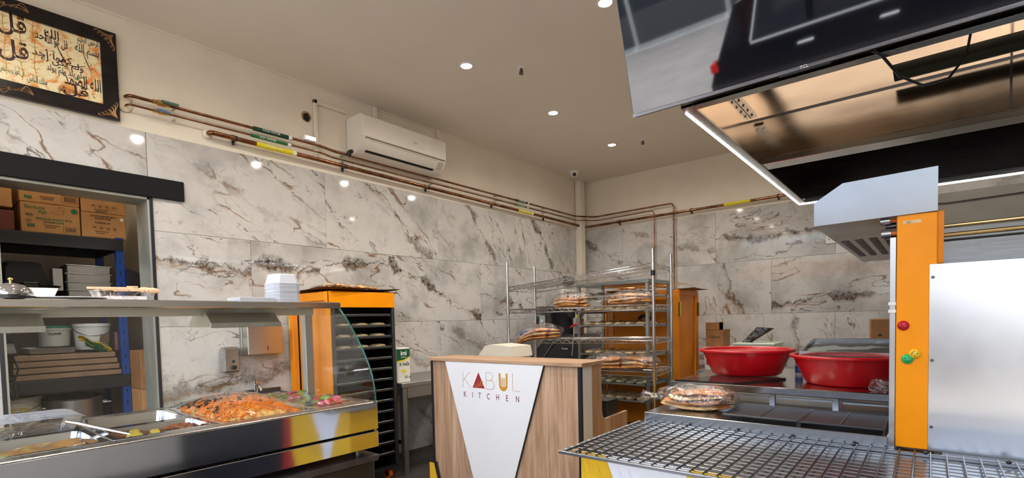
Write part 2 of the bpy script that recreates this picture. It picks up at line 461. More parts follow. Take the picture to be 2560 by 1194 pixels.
MARBLE = marble()
PAINT = P('wall_paint', rgb(236, 226, 208), 0.75, var=0.03, vsc=3.0, bump=0.05, bsc=180)
CEIL = P('ceiling_paint', rgb(232, 224, 210), 0.8, var=0.02, vsc=2.0)
GROUT = P('grout', rgb(196, 188, 176), 0.8)
STEEL = steel('brushed_steel', rough=0.24)
STEEL_POL = steel('polished_steel', (0.62, 0.63, 0.67, 1), 0.07, wave=0.03, wsc=4.0, scr=0.04)
STEEL_HOOD = steel('hood_steel', (0.80, 0.68, 0.55, 1), 0.13, wave=0.22, wsc=1.6, scr=0.06)
STEEL_DULL = steel('dull_steel', (0.46, 0.45, 0.43, 1), 0.42, stain=0.25)
STEEL_DARK = steel('dark_steel', (0.16, 0.16, 0.17, 1), 0.34, stain=0.4)
CHROME = steel('chrome_wire', (0.72, 0.72, 0.72, 1), 0.14, scr=0.05)
GALV = steel('galvanised', (0.40, 0.42, 0.42, 1), 0.35)
COPPER = P('copper', (0.27, 0.12, 0.06, 1), 0.3, 1.0, var=0.45, vsc=9.0, rvar=0.12)
BRASS = P('brass', (0.62, 0.43, 0.18, 1), 0.3, 1.0, var=0.2)
ORANGE = P('orange_paint', rgb(250, 150, 0), 0.36, spec=0.25, var=0.08, vsc=4.0, spots=rgb(70, 45, 20), spot_sc=46.0, spot_amt=0.74, bump=0.03, bsc=90)
ORANGE_D = P('orange_enamel', rgb(236, 138, 8), 0.42, var=0.12, vsc=3.0, spots=rgb(60, 40, 22), spot_sc=60.0, spot_amt=0.76)
BLACK = P('black_plastic', (0.012, 0.012, 0.013, 1), 0.4)
BLACKM = P('black_metal', (0.02, 0.02, 0.022, 1), 0.35, var=0.3)
WHITEP = P('white_plastic', rgb(236, 234, 230), 0.4, var=0.02)
WOOD = wood('oak_laminate', rgb(214, 182, 152), rgb(176, 138, 106), rgb(128, 94, 68))
WHITE_LAM = P('white_laminate', rgb(238, 240, 243), 0.3, var=0.015, vsc=3.0)
BLACK_EDGE = P('black_edging', (0.012, 0.013, 0.02, 1), 0.4)
YELLOW_LAM = P('yellow_laminate', rgb(236, 186, 44), 0.35, var=0.05, vsc=4.0)
RED_LAM = P('red_laminate', rgb(168, 28, 44), 0.35, var=0.05)
CARD = P('cardboard', rgb(186, 136, 84), 0.8, var=0.08, vsc=12.0, bump=0.04, bsc=150)
CARD_D = P('cardboard_dark', rgb(150, 104, 62), 0.8, var=0.1, vsc=12.0)
GLASS = glass_pane('counter_glass', (0.975, 0.99, 0.985, 1), 0.015)

# ================================================================== THE ROOM
ZC, ZT = 3.053, 2.40
Y0 = -7.6            # the open shop front
DY0, DY1, DZ = -5.835, -5.151, 2.0   # doorway in the left wall
struct(B().box((-3.2, Y0, -0.12), (6.0, 0.3, 0.0)), 'floor', P('floor_tile', rgb(58, 52, 48), 0.35, var=0.25, vsc=2.5, rvar=0.1))
struct(B().box((-0.2, Y0, ZC), (6.0, 0.3, ZC + 0.12)), 'ceiling', CEIL)
b = B()
b.box((-0.2, Y0, 0), (-0.008, DY0, ZC)).box((-0.2, DY1, 0), (-0.008, 0.3, ZC)).box((-0.2, DY0, DZ), (-0.008, DY1, ZC))
wall_left = struct(b, 'wall_left', PAINT)
wall_back = struct(B().box((-0.008, 0.008, 0), (6.0, 0.3, ZC)), 'wall_back', PAINT)
struct(B().box((5.6, Y0, 0), (5.8, 0.008, ZC)), 'wall_right', PAINT)
struct(B().box((-0.008, -6.0, ZC - 0.012), (0.006, 0.0, ZC)), 'trim_1', PAINT)
struct(B().box((0, -0.22, 0), (0.085, -0.11, ZC - 0.002), 0.004), 'trim_2', PAINT)

def tile(parent, axis, a0, a1, z0, z1, c, zc, seed, ang, off, riv):
    g = 0.0012
    if axis == 'x':      # on the left wall, thickness along x
        bb = B().box((-0.008, a0 + g, z0 + g), (0, a1 - g, z1 - g), 0.0008)
        org = (0.0, c, zc)
    else:
        bb = B().box((a0 + g, 0.0, z0 + g), (a1 - g, 0.008, z1 - g), 0.0008)
        org = (c, 0.0, zc)
    bb.v = [(v[0] - org[0], v[1] - org[1], v[2] - org[2]) for v in bb.v]
    o = bb.obj('tile', MARBLE, None)
    o.location = org; o.parent = parent
    o['seed'] = float(seed); o['ang'] = float(ang); o['off'] = float(off); o['riv'] = float(riv)
    return o
rt = random.Random(5)
LOOK = {(0, 1): (0.2, -1.0, 0.0, 0.9), (0, 2): (1.3, -0.9, 0.05, 0.8), (0, 3): (2.2, -0.7, 0.1, 0.7), (0, 0): (6.6, -1.1, 0, 1), (0, 4): (3.7, -0.5, 0.0, 0.25),
        (1, 0): (4.4, -0.8, 0, .7), (1, 1): (5.2, -0.25, -0.12, 1.0), (1, 2): (7.7, -0.42, -0.02, 1.0), (1, 3): (8.1, 0.06, 0.17, 1.0), (1, 4): (9.0, 0, 0.1, .8),
        (2, 1): (10.4, -0.85, 0.02, 1.0), (2, 2): (11.3, -0.5, 0, .5), (2, 3): (12.6, -0.4, 0.1, .4), (2, 0): (13.2, -.4, -.1, .6)}
# left wall: four courses of 1200 x 600, half bond
for row in range(4):
    z1 = ZT - 0.6 * row; z0 = z1 - 0.6
    st = -0.3528 if row % 2 == 0 else -0.9514
    edges = [0.0] + [st - 1.2 * k for k in range(7)]
    for k in range(len(edges) - 1):
        hi, lo = edges[k], max(edges[k + 1], -7.4)
        if lo >= hi: continue
        c = (edges[k] + edges[k + 1]) / 2 if k else edges[1] + 0.6
        look = LOOK.get((row, k), (rt.uniform(14, 40), rt.uniform(-0.9, 0.2), rt.uniform(-0.15, 0.15), rt.uniform(0.4, 1)))
        pieces = []
        if hi <= DY0 or lo >= DY1 or z0 >= DZ:
            pieces = [(lo, hi, z0, z1)]
        else:
            if lo < DY0: pieces.append((lo, DY0, z0, z1))
            if hi > DY1 + 0.02: pieces.append((DY1, hi, z0, z1))
            if z1 > DZ: pieces.append((max(lo, DY0), min(hi, DY1), DZ, z1))
        for p_ in pieces:
            tile(wall_left, 'x', *p_, c, (z0 + z1) / 2, *look)
LOOKB = {(0, 0): (1.9, -0.6, 0.15, .8), (0, 1): (2.9, -0.35, 0.02, .5), (0, 2): (21.0, 0.0, -0.04, 1.0), (0, 3): (22.4, -.1, -0.05, .9),
         (1, 0): (24.1, -.7, .1, .35), (1, 1): (23.5, -1.25, 0.18, .8), (1, 2): (25.3, 0.12, -0.16, 1.0), (1, 3): (29.3, 0.1, -0.1, .8), (2, 2): (26.2, -1.3, 0.25, .6), (2, 1): (27.4, -.5, 0, .7), (2, 3): (28.8, -1.3, .0, .6)}
for row in range(4):
    z1 = ZT - 0.6 * row; z0 = z1 - 0.6
    st = 0.5822 if row % 2 == 0 else -0.019 + 1.2
    edges = [0.0] + [st + 1.2 * k for k in range(6)]
    for k in range(len(edges) - 1):
        lo, hi = edges[k], min(edges[k + 1], 5.6)
        if hi <= lo: continue
        c = (edges[k] + edges[k + 1]) / 2 if k else edges[1] - 0.6
        look = LOOKB.get((row, k), (rt.uniform(30, 60), rt.uniform(-0.9, 0.2), rt.uniform(-0.15, 0.15), rt.uniform(0.4, 1)))
        tile(wall_back, 'y', lo, hi, z0, z1, c, (z0 + z1) / 2, *look)

# ---- doorway lining, black head board, storage room behind
JAMB = P('jamb_steel', rgb(172, 174, 162), 0.4, 0.45, var=0.15, vsc=6.0, stretch=(1, 1, 0.3))
d1 = tag(B().box((-0.215, DY1 - 0.012, 0), (0.004, DY1, DZ)).box((-0.215, DY0, 0), (0.004, DY0 + 0.012, DZ)).box((-0.215, DY0, DZ - 0.014), (0.004, DY1, DZ)).obj('door_1', JAMB), kind='structure')
B().box((-0.004, DY1 - 0.002, 0), (0.008, DY1 + 0.016, DZ), 0.001).obj('edge_trim', BLACK_EDGE, d1)
B().box((-0.004, DY0 - 0.016, 0), (0.008, DY0 + 0.002, DZ), 0.001).obj('edge_trim', BLACK_EDGE, d1)
B().box((0.0, -6.35, 2.002), (0.022, -4.962, 2.125), 0.002).solo('head_board', P('black_board', (0.006, 0.006, 0.007, 1), 0.6, spec=0.2), 'long flat black board fixed over the kitchen doorway', 'board')
SW = P('storage_wall', rgb(212, 200, 176), 0.7, var=0.04)
struct(B().box((-1.5, -7.0, 0), (-1.38, -4.5, 2.7)), 'wall_storage_back', P('storage_panel', rgb(150, 142, 134), 0.35, metal=0.3, var=0.08))
struct(B().box((-1.38, -4.98, 0), (-0.2, -4.86, 2.7)), 'wall_storage_side', SW)
struct(B().box((-1.5, -7.0, 2.7), (-0.2, -4.5, 2.8)), 'ceiling_storage', CEIL)
struct(B().box((-1.5, -7.12, 0), (-0.2, -7.0, 2.8)), 'wall_storage_front', SW)
# the storage room has a ceiling batten light of its own
bt = thing('batten_light', 'white batten light on the storage room ceiling', 'light', (-0.42, -5.75, 2.64))
B().box((-0.46, -6.3, 2.66), (-0.38, -5.2, 2.70), 0.004).obj('housing', WHITEP, bt)
B().box((-0.45, -6.28, 2.64), (-0.39, -5.22, 2.662), 0.006).obj('diffuser', P('batten_glow', (1, 1, 1, 1), 0.4, emit=(1.0, 0.93, 0.8, 1), estr=9.0), bt)

# ---- downlights
LENS = P('downlight_lens', (1, 1, 1, 1), 0.3, emit=(1.0, 0.93, 0.82, 1), estr=40.0)
pos = [(2.2446, -3.4452, 'downlight nearest the hanging television'), (1.1123, -3.453, 'downlight in front of the air conditioner'), (1.0938, -2.317, 'downlight in the middle of the ceiling row'), (1.0749, -1.1792, 'downlight nearest the back wall'),
       (1.12, -4.59, 'downlight over the steel sink'), (1.13, -5.73, 'downlight over the storage doorway'), (1.14, -6.87, 'downlight near the street front, over the display'), (2.25, -4.58, 'downlight over the gap between display and oven'), (2.25, -5.72, 'downlight over the middle of the shop front'),
       (2.25, -6.86, 'downlight near the street, middle row'), (2.24, -2.31, 'downlight hidden behind the television'), (2.24, -1.18, 'downlight hidden behind the hood edge'), (4.2, -5.7, 'downlight above the customer side of the oven'), (4.2, -0.9, 'downlight behind the hood at the back wall')]
dl0 = None
for i, (x, y, lab) in enumerate(pos):
    lab = 'round recessed ' + lab if lab else 'round recessed ceiling downlight outside the picture'
    if dl0 is None:
        dl0 = thing('downlight', lab, 'downlight', (x, y, ZC - 0.006), group='ceiling downlights')
        B().lathe([(0.052, 0.006), (0.052, 0.0), (0.040, -0.001), (0.038, 0.006)], n=32).obj('trim_ring', WHITEP, dl0, True, w=False)
        B().lathe([(0.0, 0.001), (0.039, 0.001), (0.039, 0.005), (0.0, 0.005)], n=32).obj('lens', LENS, dl0, w=False)
    else:
        dup(dl0, (x, y, ZC - 0.006), None, lab)
    L = bpy.data.lights.new('downlight_lamp', 'SPOT'); L.energy = 30.0; L.spot_size = math.radians(165); L.spot_blend = 1.0; L.shadow_soft_size = 0.04; L.color = (1.0, 0.92, 0.82)
    lo = bpy.data.objects.new('downlight_lamp', L); COL.objects.link(lo); lo.location = (x, y, ZC - 0.012)

# ---- sprinkler heads and camera dome
for x, y, lab in ((1.384, -3.153, 'small sprinkler head on the ceiling between two downlights'), (1.382, -1.0775, 'small sprinkler head on the ceiling nearest the back wall')):
    t = thing('sprinkler_head', lab, 'sprinkler', (x, y, ZC), group='ceiling sprinklers')
    B().lathe([(0.0, -0.006), (0.028, -0.005), (0.032, 0.0), (0.0, 0.0)], n=24).obj('rose', WHITEP, t, True, w=False)
    B().cyl((0, 0, -0.004), (0, 0, -0.040), 0.010, 10).cyl((0, 0, -0.040), (0, 0, -0.044), 0.018, 14).tube([(0.010, 0, -0.014), (0.016, 0, -0.028), (0.008, 0, -0.042)], 0.0026, 6).tube([(-0.010, 0, -0.014), (-0.016, 0, -0.028), (-0.008, 0, -0.042)], 0.0026, 6).obj('nozzle', STEEL_DARK, t, w=False)
t = thing('dome_camera', 'white dome security camera on the ceiling in the corner', 'camera', (0.237, -0.605, ZC))
B().lathe([(0.0, -0.03), (0.05, -0.03), (0.055, -0.02), (0.055, 0.0), (0.0, 0.0)], n=24).obj('base', WHITEP, t, True, w=False)
B().blob((0, 0, -0.035), (0.045, 0.045, 0.045), 20, 12).obj('ball', WHITEP, t, True, w=False)
B().cyl((0.018, -0.03, -0.045), (0.028, -0.045, -0.055), 0.022, 18).obj('camera_eye', BLACK, t, True, w=False)

# ---- copper pipes
def bend(pts, r=0.03, n=5):
    out = [Vector(pts[0])]
    for i in range(1, len(pts) - 1):
        p0, p1, p2 = Vector(pts[i - 1]), Vector(pts[i]), Vector(pts[i + 1])
        a = (p0 - p1); c = (p2 - p1)
        ra = min(r, a.length * 0.45, c.length * 0.45)
        a = p1 + a.normalized() * ra; c = p1 + c.normalized() * ra
        for k in range(n + 1):
            s = k / n
            out.append(a * (1 - s) ** 2 + p1 * 2 * s * (1 - s) + c * s * s)
    out.append(Vector(pts[-1]))
    return out
GREEN_D = P('label_dark_green', rgb(12, 66, 46), 0.4); GREEN = P('label_green', rgb(20, 112, 52), 0.4); YEL = P('label_yellow', rgb(232, 214, 30), 0.4)
INKW = P('print_white', rgb(240, 240, 236), 0.5); CLIP = P('pipe_clip', rgb(188, 180, 168), 0.5)
def pipe(name, label, pts, r, br):
    t = thing(name, label, 'pipe', pts[0])
    B().tube(bend(pts, 0.05), r, 12).obj('pipe', COPPER, t, True)
    return t
pc = pipe('water_pipe', 'upper copper water pipe running along the left wall and turning down the back wall',
          [(-0.006, -5.25, 2.58), (0.05, -5.24, 2.578), (0.05, -4.05, 2.582), (0.05, -3.99, 2.582), (0.05, -3.90, 2.568), (0.05, -0.306, 2.560), (0.208, -0.05, 2.562), (1.275, -0.05, 2.574), (1.302, -0.05, 2.54), (1.302, -0.05, 1.35)], 0.0095, 0)
ph = pipe('water_pipe', 'thinner copper water pipe just below the upper one on the left wall',
          [(-0.006, -5.25, 2.527), (0.05, -5.245, 2.525), (0.05, -4.05, 2.530), (0.05, -3.99, 2.530), (0.05, -3.92, 2.517), (0.05, -0.307, 2.508), (0.225, -0.05, 2.508), (1.03, -0.05, 2.522), (1.05, -0.05, 2.49), (1.05, -0.05, 1.35)], 0.006, 0)
pg = pipe('gas_pipe', 'thick copper gas pipe running above the marble tiles', [(-0.006, -4.80, 2.478), (0.05, -4.80, 2.478), (0.05, -0.10, 2.443), (0.124, -0.05, 2.443), (2.95, -0.05, 2.466)], 0.0155, 0)
def band(root, y0, y1, z, r, mat, txt, head, x=0.05):
    o = B().cyl((x, y0, z), (x, y1, z), r, 16).obj('marker_band', mat, root, True)
    B().cyl((x, y1 - 0.03, z), (x, y1 - 0.004, z), r + 0.0006, 16).obj('arrow_band', INKW, o, True)
    text(o, txt, (x + r + 0.0008, y0 + 0.055, z - 0.006), 0.02, INKW, '+x', sx=1.0)
    return o
band(pc, -4.517, -4.237, 2.580, 0.0155, GREEN_D, 'COLD WATER', 1)
band(ph, -4.535, -4.245, 2.5275, 0.0105, GREEN, 'HOT WATER', 1)
band(pg, -4.504, -4.21, 2.4745, 0.0185, YEL, 'NATURAL GAS', 1)
band(pc, -1.586, -1.329, 2.564, 0.013, GREEN_D, 'COLD WATER', 1)
band(ph, -1.60, -1.34, 2.511, 0.009, GREEN, 'HOT WATER', 1)
band(pg, -1.539, -1.255, 2.453, 0.0175, YEL, 'NATURAL GAS', 1)
o = B().cyl((1.90, -0.05, 2.4577), (2.18, -0.05, 2.460), 0.0175, 16).obj('marker_band', YEL, pg, True)
# pipe clips, each under its pipe
for y in (-3.79, -2.9, -1.95, -0.98, -4.64):
    z = 2.478 - (y + 4.8) / 4.7 * 0.035
    k = B().cyl((0.05, y - 0.008, z), (0.05, y + 0.008, z), 0.0185, 14).box((0.0, y - 0.008, z - 0.034), (0.012, y + 0.008, z + 0.034)).box((0.012, y - 0.008, z - 0.004), (0.05, y + 0.008, z + 0.004)).obj('clip', BLACKM, pg)
    [B().cyl((0.012, y, z + dz_), (0.016, y, z + dz_), 0.005, 8).obj('screw', STEEL_DULL, k) for dz_ in (0.027, -0.027)]
for x, z in ((0.554, 2.446), (1.507, 2.454), (2.458, 2.462)):
    B().cyl((x - 0.008, -0.05, z), (x + 0.008, -0.05, z), 0.0185, 14).box((x - 0.008, -0.012, z - 0.034), (x + 0.008, 0.0, z + 0.034)).box((x - 0.008, -0.05, z - 0.004), (x + 0.008, -0.012, z + 0.004)).obj('clip', BLACKM, pg)
for y in (-5.0, -3.8, -2.85, -1.9, -1.0):
    B().box((0.0, y - 0.006, 2.553 if y > -3.9 else 2.568), (0.048, y + 0.006, 2.566 if y > -3.9 else 2.578)).obj('clip', CLIP, pc)
    B().box((0.0, y - 0.006, 2.502), (0.048, y + 0.006, 2.512)).obj('clip', CLIP, ph)
# wall roses and lever valves
for t, z in ((pc, 2.58), (ph, 2.527)):
    B().lathe([(0.012, 0.006), (0.034, 0.005), (0.037, 0.0), (0.012, 0.0)], n=24, M=Matrix.Rotation(PI / 2, 4, 'Y'), c=(0.0, -5.25, z)).obj('wall_rose', P('rose_cream', rgb(222, 210, 178), 0.6), t, True)
v = B().cyl((0.05, -5.12, 2.58), (0.05, -5.03, 2.58), 0.015, 8).cyl((0.05, -5.095, 2.58), (0.05, -5.055, 2.58), 0.019, 12).cyl((0.05, -5.075, 2.58), (0.085, -5.075, 2.58), 0.008, 8).obj('valve', BRASS, pc, True)
B().box((0.082, -5.085, 2.573), (0.090, -4.99, 2.590), 0.002).obj('lever', P('lever_green', rgb(20, 74, 56), 0.4), v)
v = B().cyl((0.05, -5.12, 2.526), (0.05, -5.04, 2.526), 0.012, 8).cyl((0.05, -5.095, 2.526), (0.05, -5.06, 2.526), 0.015, 12).cyl((0.05, -5.08, 2.526), (0.08, -5.08, 2.526), 0.007, 8).obj('valve', BRASS, ph, True)
B().prism([(-5.115, 2.523), (-5.095, 2.534), (-5.06, 2.532), (-5.03, 2.519), (-5.06, 2.519)], 'x', 0.078, 0.084).obj('lever', P('lever_blue', rgb(16, 92, 150), 0.4), v)
B().lathe([(0.016, 0.02), (0.026, 0.012), (0.03, 0.0), (0.016, 0.0)], n=20, M=Matrix.Rotation(PI / 2, 4, 'Y'), c=(0.0, -4.80, 2.478)).obj('wall_rose', PAINT, pg, True)

# ---- split air conditioner
t = thing('air_conditioner', 'white split air conditioner mounted high on the left wall', 'air conditioner', (0.0, -3.28, 2.56))
AC = P('ac_white', rgb(234, 228, 216), 0.38, var=0.03, vsc=5.0)
prof = [(0.0, 2.575), (0.0, 2.862), (0.03, 2.876), (0.185, 2.876), (0.214, 2.868), (0.222, 2.84), (0.222, 2.694), (0.208, 2.665), (0.17, 2.615), (0.12, 2.582), (0.06, 2.566)]
B().prism(prof, 'y', 0, 1).v
bb = B(); n = len(prof)
bb.add([(p[0], -3.735, p[1]) for p in prof] + [(p[0], -2.825, p[1]) for p in prof], [list(range(n))[::-1], list(range(n, 2 * n))] + [[i, (i + 1) % n, (i + 1) % n + n, i + n] for i in range(n)])
body = bb.obj('body', AC, t, True, angle=25)
B().box((0.219, -3.733, 2.694), (0.226, -2.827, 2.862), 0.003).obj('front_panel', AC, t)
lv = B().prism([(0.205, 2.668), (0.2145, 2.676), (0.154, 2.602), (0.146, 2.594)][:2] + [(0.160, 2.606), (0.150, 2.598)], 'y', -3.66, -2.935)
lv.obj('louvre', P('ac_louvre', rgb(206, 198, 184), 0.4), t)
B().prism([(0.156, 2.602), (0.162, 2.607), (0.150, 2.5965), (0.145, 2.593)], 'y', -3.67, -2.93).obj('outlet_slot', BLACK, t)
B().prism([(0.2215, 2.690), (0.2245, 2.690), (0.2205, 2.684), (0.2175, 2.685)], 'y', -3.71, -2.84).obj('panel_gap', P('shadow_grey', rgb(120, 112, 102), 0.6), t)
B().prism([(0.207, 2.664), (0.2115, 2.6665), (0.172, 2.6145), (0.168, 2.612)], 'y', -2.91, -2.845).obj('indicator_panel', P('ac_grey', rgb(196, 190, 178), 0.4), t)
for q in range(3):
    B().box((0.194 - q * 0.008, -2.90 + q * 0.012, 2.648 - q * 0.010), (0.1985 - q * 0.008, -2.888 + q * 0.012, 2.655 - q * 0.010)).obj('indicator', BLACK, t)
B().tube([(0.230 - 0.003, -3.24 + 0.02 * math.cos(a / 16 * 4 * PI) + 0.04, 2.765 + 0.006 * math.sin(a / 16 * 2 * PI)) for a in range(17)], 0.0012, 5).obj('emblem', P('print_grey', rgb(120, 112, 104), 0.5), t)
B().tube(bend([(0.07, -3.735, 2.60), (0.07, -3.765, 2.59), (0.06, -3.77, 2.555)], 0.02), 0.016, 10).obj('drain_hose', BLACK, t, True)
# ---- conduits on the wall
c = thing('cable_conduit', 'white rectangular cable trunking around the air conditioner feed', 'conduit', (0.0, -3.9, 2.5))
for a_, b_ in (((0, -4.03, 2.50), (0.02, -4.0, 2.945)), ((0, -4.03, 2.915), (0.02, -3.735, 2.945)), ((0, -4.0, 2.595), (0.02, -3.735, 2.622))):
    B().box(a_, b_, 0.003).obj('trunking', PAINT, c)
for y, z0 in ((-3.455, 2.878), (-2.72, 2.86)):
    B().box((0, y - 0.016, z0), (0.03, y + 0.016, ZC - 0.001), 0.002).solo('cable_conduit', PAINT, 'short white conduit rising to the ceiling above the air conditioner, ' + ('left one' if y < -3 else 'right one'), 'conduit')
B().box((0, -4.128, 2.607), (0.03, -4.026, 2.648), 0.004).box((0.03, -4.12, 2.612), (0.034, -4.034, 2.643), 0.002).solo('junction_box', P('shiny_white', rgb(240, 240, 238), 0.12), 'shiny white junction box on the wall above the cold water pipe', 'junction box')
t = thing('wall_hole', 'rough round hole cut in the painted wall left of the air conditioner', 'hole', (0.0, -4.08, 2.765))
B().lathe([(0.0, 0.0015), (0.042, 0.0015), (0.042, 0.0), (0.0, 0.0)], n=22, M=Matrix.Rotation(PI / 2, 4, 'Y'), c=(-0.008, -4.082, 2.80)).obj('plaster_ring', P('plaster_tan', rgb(170, 140, 104), 0.9, var=0.3, vsc=30, bump=0.5, bsc=80), t)
B().blob((-0.006, -4.082, 2.795), (0.003, 0.028, 0.032), 18, 8, fn=lambda d: 1 + 0.10 * math.sin(5 * math.atan2(d.y, d.z))).obj('dark_core', P('hole_dark', (0.02, 0.014, 0.01, 1), 0.95), t)
B().box((0, -0.62, 1.43), (0.05, -0.475, 1.58), 0.004).solo('switch_box', WHITEP, 'grey wall switch box with red and green buttons, left of the pair', 'switch box')
B().box((0, -0.47, 1.43), (0.05, -0.325, 1.58), 0.004).solo('switch_box', WHITEP, 'grey wall switch box with red and green buttons, right of the pair', 'switch box')
for o_ in [o for o in COL.objects if o.name.startswith('switch_box')]:
    for dy, dz, col, nm in ((0.02, 0.10, rgb(24, 110, 60), 'green_button'), (0.02, 0.05, rgb(150, 20, 24), 'red_button'), (-0.04, 0.11, rgb(180, 30, 30), 'red_label')):
        if nm == 'red_label': B().box((0.02, dy - 0.02, dz - 0.008), (0.0265, dy + 0.015, dz + 0.008)).obj(nm, P(nm, col, 0.4), o_, w=False)
        else: B().cyl((0.02, dy, dz), (0.034, dy, dz), 0.016, 14).obj(nm, P(nm, col, 0.3), o_, True, w=False)
B().box((0, -0.56, 1.645), (0.06, -0.37, 1.745), 0.006).solo('isolator_box', BLACKM, 'black isolator box on the wall above the switch boxes', 'box')
o = B().box((2.90, -0.012, 1.905), (3.0, 0.0, 1.985), 0.003).solo('power_outlet', WHITEP, 'white double power outlet on the back wall under the steel cover', 'outlet')
for dx in (-0.022, 0.022):
    B().box((dx - 0.003, -0.0075, 0.035), (dx + 0.003, -0.0045, 0.05)).box((dx - 0.012, -0.0075, 0.05), (dx - 0.008, -0.0045, 0.06)).obj('slot', BLACK, o, w=False)

# ---- framed calligraphy above the doorway
t = thing('framed_calligraphy', 'framed calligraphy panel with a dark marbled frame and gold corners', 'picture', (0.0, -5.75, 2.421))
FY0, FY1, FZ0, FZ1, IW = -6.22, -5.283, 2.421, 2.925, 0.076
FR = P('dark_marbled_frame', rgb(30, 25, 24), 0.2, spec=0.3, var=0.35, vsc=5.0, stretch=(1, 1, 3), spots=rgb(140, 128, 124), spot_sc=9.0, spot_amt=0.70)
for poly in ([(FY0, FZ0), (FY1, FZ0), (FY1 - IW, FZ0 + IW), (FY0 + IW, FZ0 + IW)], [(FY1, FZ0), (FY1, FZ1), (FY1 - IW, FZ1 - IW), (FY1 - IW, FZ0 + IW)],
             [(FY0, FZ1), (FY1, FZ1), (FY1 - IW, FZ1 - IW), (FY0 + IW, FZ1 - IW)], [(FY0, FZ0), (FY0, FZ1), (FY0 + IW, FZ1 - IW), (FY0 + IW, FZ0 + IW)]):
    B().prism(poly, 'x', 0.0, 0.024).obj('frame_rail', FR, t)
def parchment():
    m, tr, p, out = nt('burnt_parchment')
    vec = coords(tr); n = noise(tr, vec, 13.0, 5.0, 0.6, 0.8)
    c = mixc(tr, ramp(tr, n.outputs[0], 0.48, 0.66), rgb(254, 238, 190), rgb(240, 152, 60))
    n2 = noise(tr, vec, 13.0, 5.0, 0.6, 0.8)
    c = mixc(tr, ramp(tr, n2.outputs[0], 0.66, 0.76), c, rgb(150, 62, 18))
    vs = nd(tr, 'ShaderNodeTexVoronoi', feature='DISTANCE_TO_EDGE'); tr.links.new(vec, vs.inputs['Vector']); vs.inputs['Scale'].default_value = 26.0
    ln = math_(tr, 'SUBTRACT', 1.0, ramp(tr, vs.outputs[0], 0.0, 0.05))
    c = mixc(tr, math_(tr, 'MULTIPLY', ln, 0.2), c, rgb(196, 140, 40))
    tr.links.new(c, p.inputs['Base Color']); p.inputs['Roughness'].default_value = 0.35; p.inputs['Coat Weight'].default_value = 0.5
    return m
cv = B().box((0.002, FY0 + IW - 0.002, FZ0 + IW - 0.002), (0.012, FY1 - IW + 0.002, FZ1 - IW + 0.002)).obj('canvas', parchment(), t)
INK = P('ink_maroon', rgb(58, 14, 16), 0.4); INKG = P('ink_teal', rgb(16, 66, 68), 0.4); LEAF = P('paint_leaf', rgb(60, 120, 50), 0.5); GOLDP = P('gold_paint', rgb(196, 146, 40), 0.35, metal=0.3)
cx = 0.0125
FIT = {}
for body_, fit, m_, bo in (('قل', (-5.785, -5.672, 2.735, 2.851), INK, .002), ('قل', (-5.785, -5.669, 2.603, 2.719), INK, .002), ('قل هو الله', (-5.60, -5.504, 2.741, 2.80), INK, .0012), ('أحد', (-5.641, -5.59, 2.765, 2.825), INK, .0012), ('الله', (-5.60, -5.54, 2.785, 2.836), INK, .001),
                            ('كفوا أحد', (-5.655, -5.489, 2.664, 2.722), INK, .001), ('ولم يكن له', (-5.62, -5.44, 2.636, 2.690), INK, .001), ('لم يلد ولم يولد', (-5.599, -5.451, 2.594, 2.645), INK, .001), ('الله الصمد', (-5.527, -5.365, 2.560, 2.632), INK, .001),
                            ('قل أعوذ برب الناس', (-5.785, -5.69, 2.535, 2.585), INKG, .0006), ('ملك الناس', (-5.68, -5.60, 2.515, 2.562), INKG, .0006), ('بسم الله', (-5.473, -5.366, 2.736, 2.805), INKG, .001), ('الرحمن الرحيم', (-5.46, -5.366, 2.80, 2.855), INKG, .0008), ('قل أعوذ برب الفلق', (-5.555, -5.455, 2.505, 2.56), INKG, .0006), ('قل', (-5.535, -5.424, 2.500, 2.563), INK, .0012),
                            ('قل', (-6.05, -5.90, 2.70, 2.85), INK, .002), ('قل', (-6.05, -5.90, 2.57, 2.69), INK, .002), ('قل هو الله', (-6.0, -5.82, 2.51, 2.56), INKG, .001)):
    o = text(cv, arabic(body_), (cx, fit[0], fit[2]), 0.1, m_, '+x', 'calligraphy', bold=bo)
    FIT[o.name] = fit
for k, (y0_, z0_, y1_, z1_, m_) in enumerate(((-5.565, 2.80, -5.50, 2.64, INK), (-5.44, 2.77, -5.40, 2.66, INKG), (-5.52, 2.675, -5.43, 2.69, INK), (-5.50, 2.60, -5.42, 2.565, INK))):
    pts = [(cx + 0.0005, y0_ + (y1_ - y0_) * s / 8, z0_ + (z1_ - z0_) * s / 8 - 0.012 * math.sin(PI * s / 8)) for s in range(9)]
    B().tube(pts, [0.0008 + 0.0018 * math.sin(PI * s / 8) for s in range(9)], 6).obj('pen_stroke', m_, cv)
rl = random.Random(3)
for k in range(26):
    y = rl.uniform(-5.60, -5.375); z = rl.choice((2.70, 2.645, 2.60, 2.53)) + rl.uniform(-0.02, 0.02); a = rl.uniform(0, 6.28); L_ = rl.uniform(0.006, 0.014)
    B().prism([(y + L_ * math.cos(a), z + L_ * math.sin(a)), (y + .35 * L_ * math.cos(a + 1.6), z + .35 * L_ * math.sin(a + 1.6)), (y - L_ * math.cos(a), z - L_ * math.sin(a)), (y - .35 * L_ * math.cos(a + 1.6), z - .35 * L_ * math.sin(a + 1.6))], 'x', cx - 0.0004, cx + 0.0004).obj('painted_leaf', rl.choice((LEAF, LEAF, GOLDP, P('paint_red', rgb(190, 50, 40), 0.5))), cv)
ORN = P('antique_gold', rgb(176, 132, 88), 0.35, metal=0.7, var=0.2)
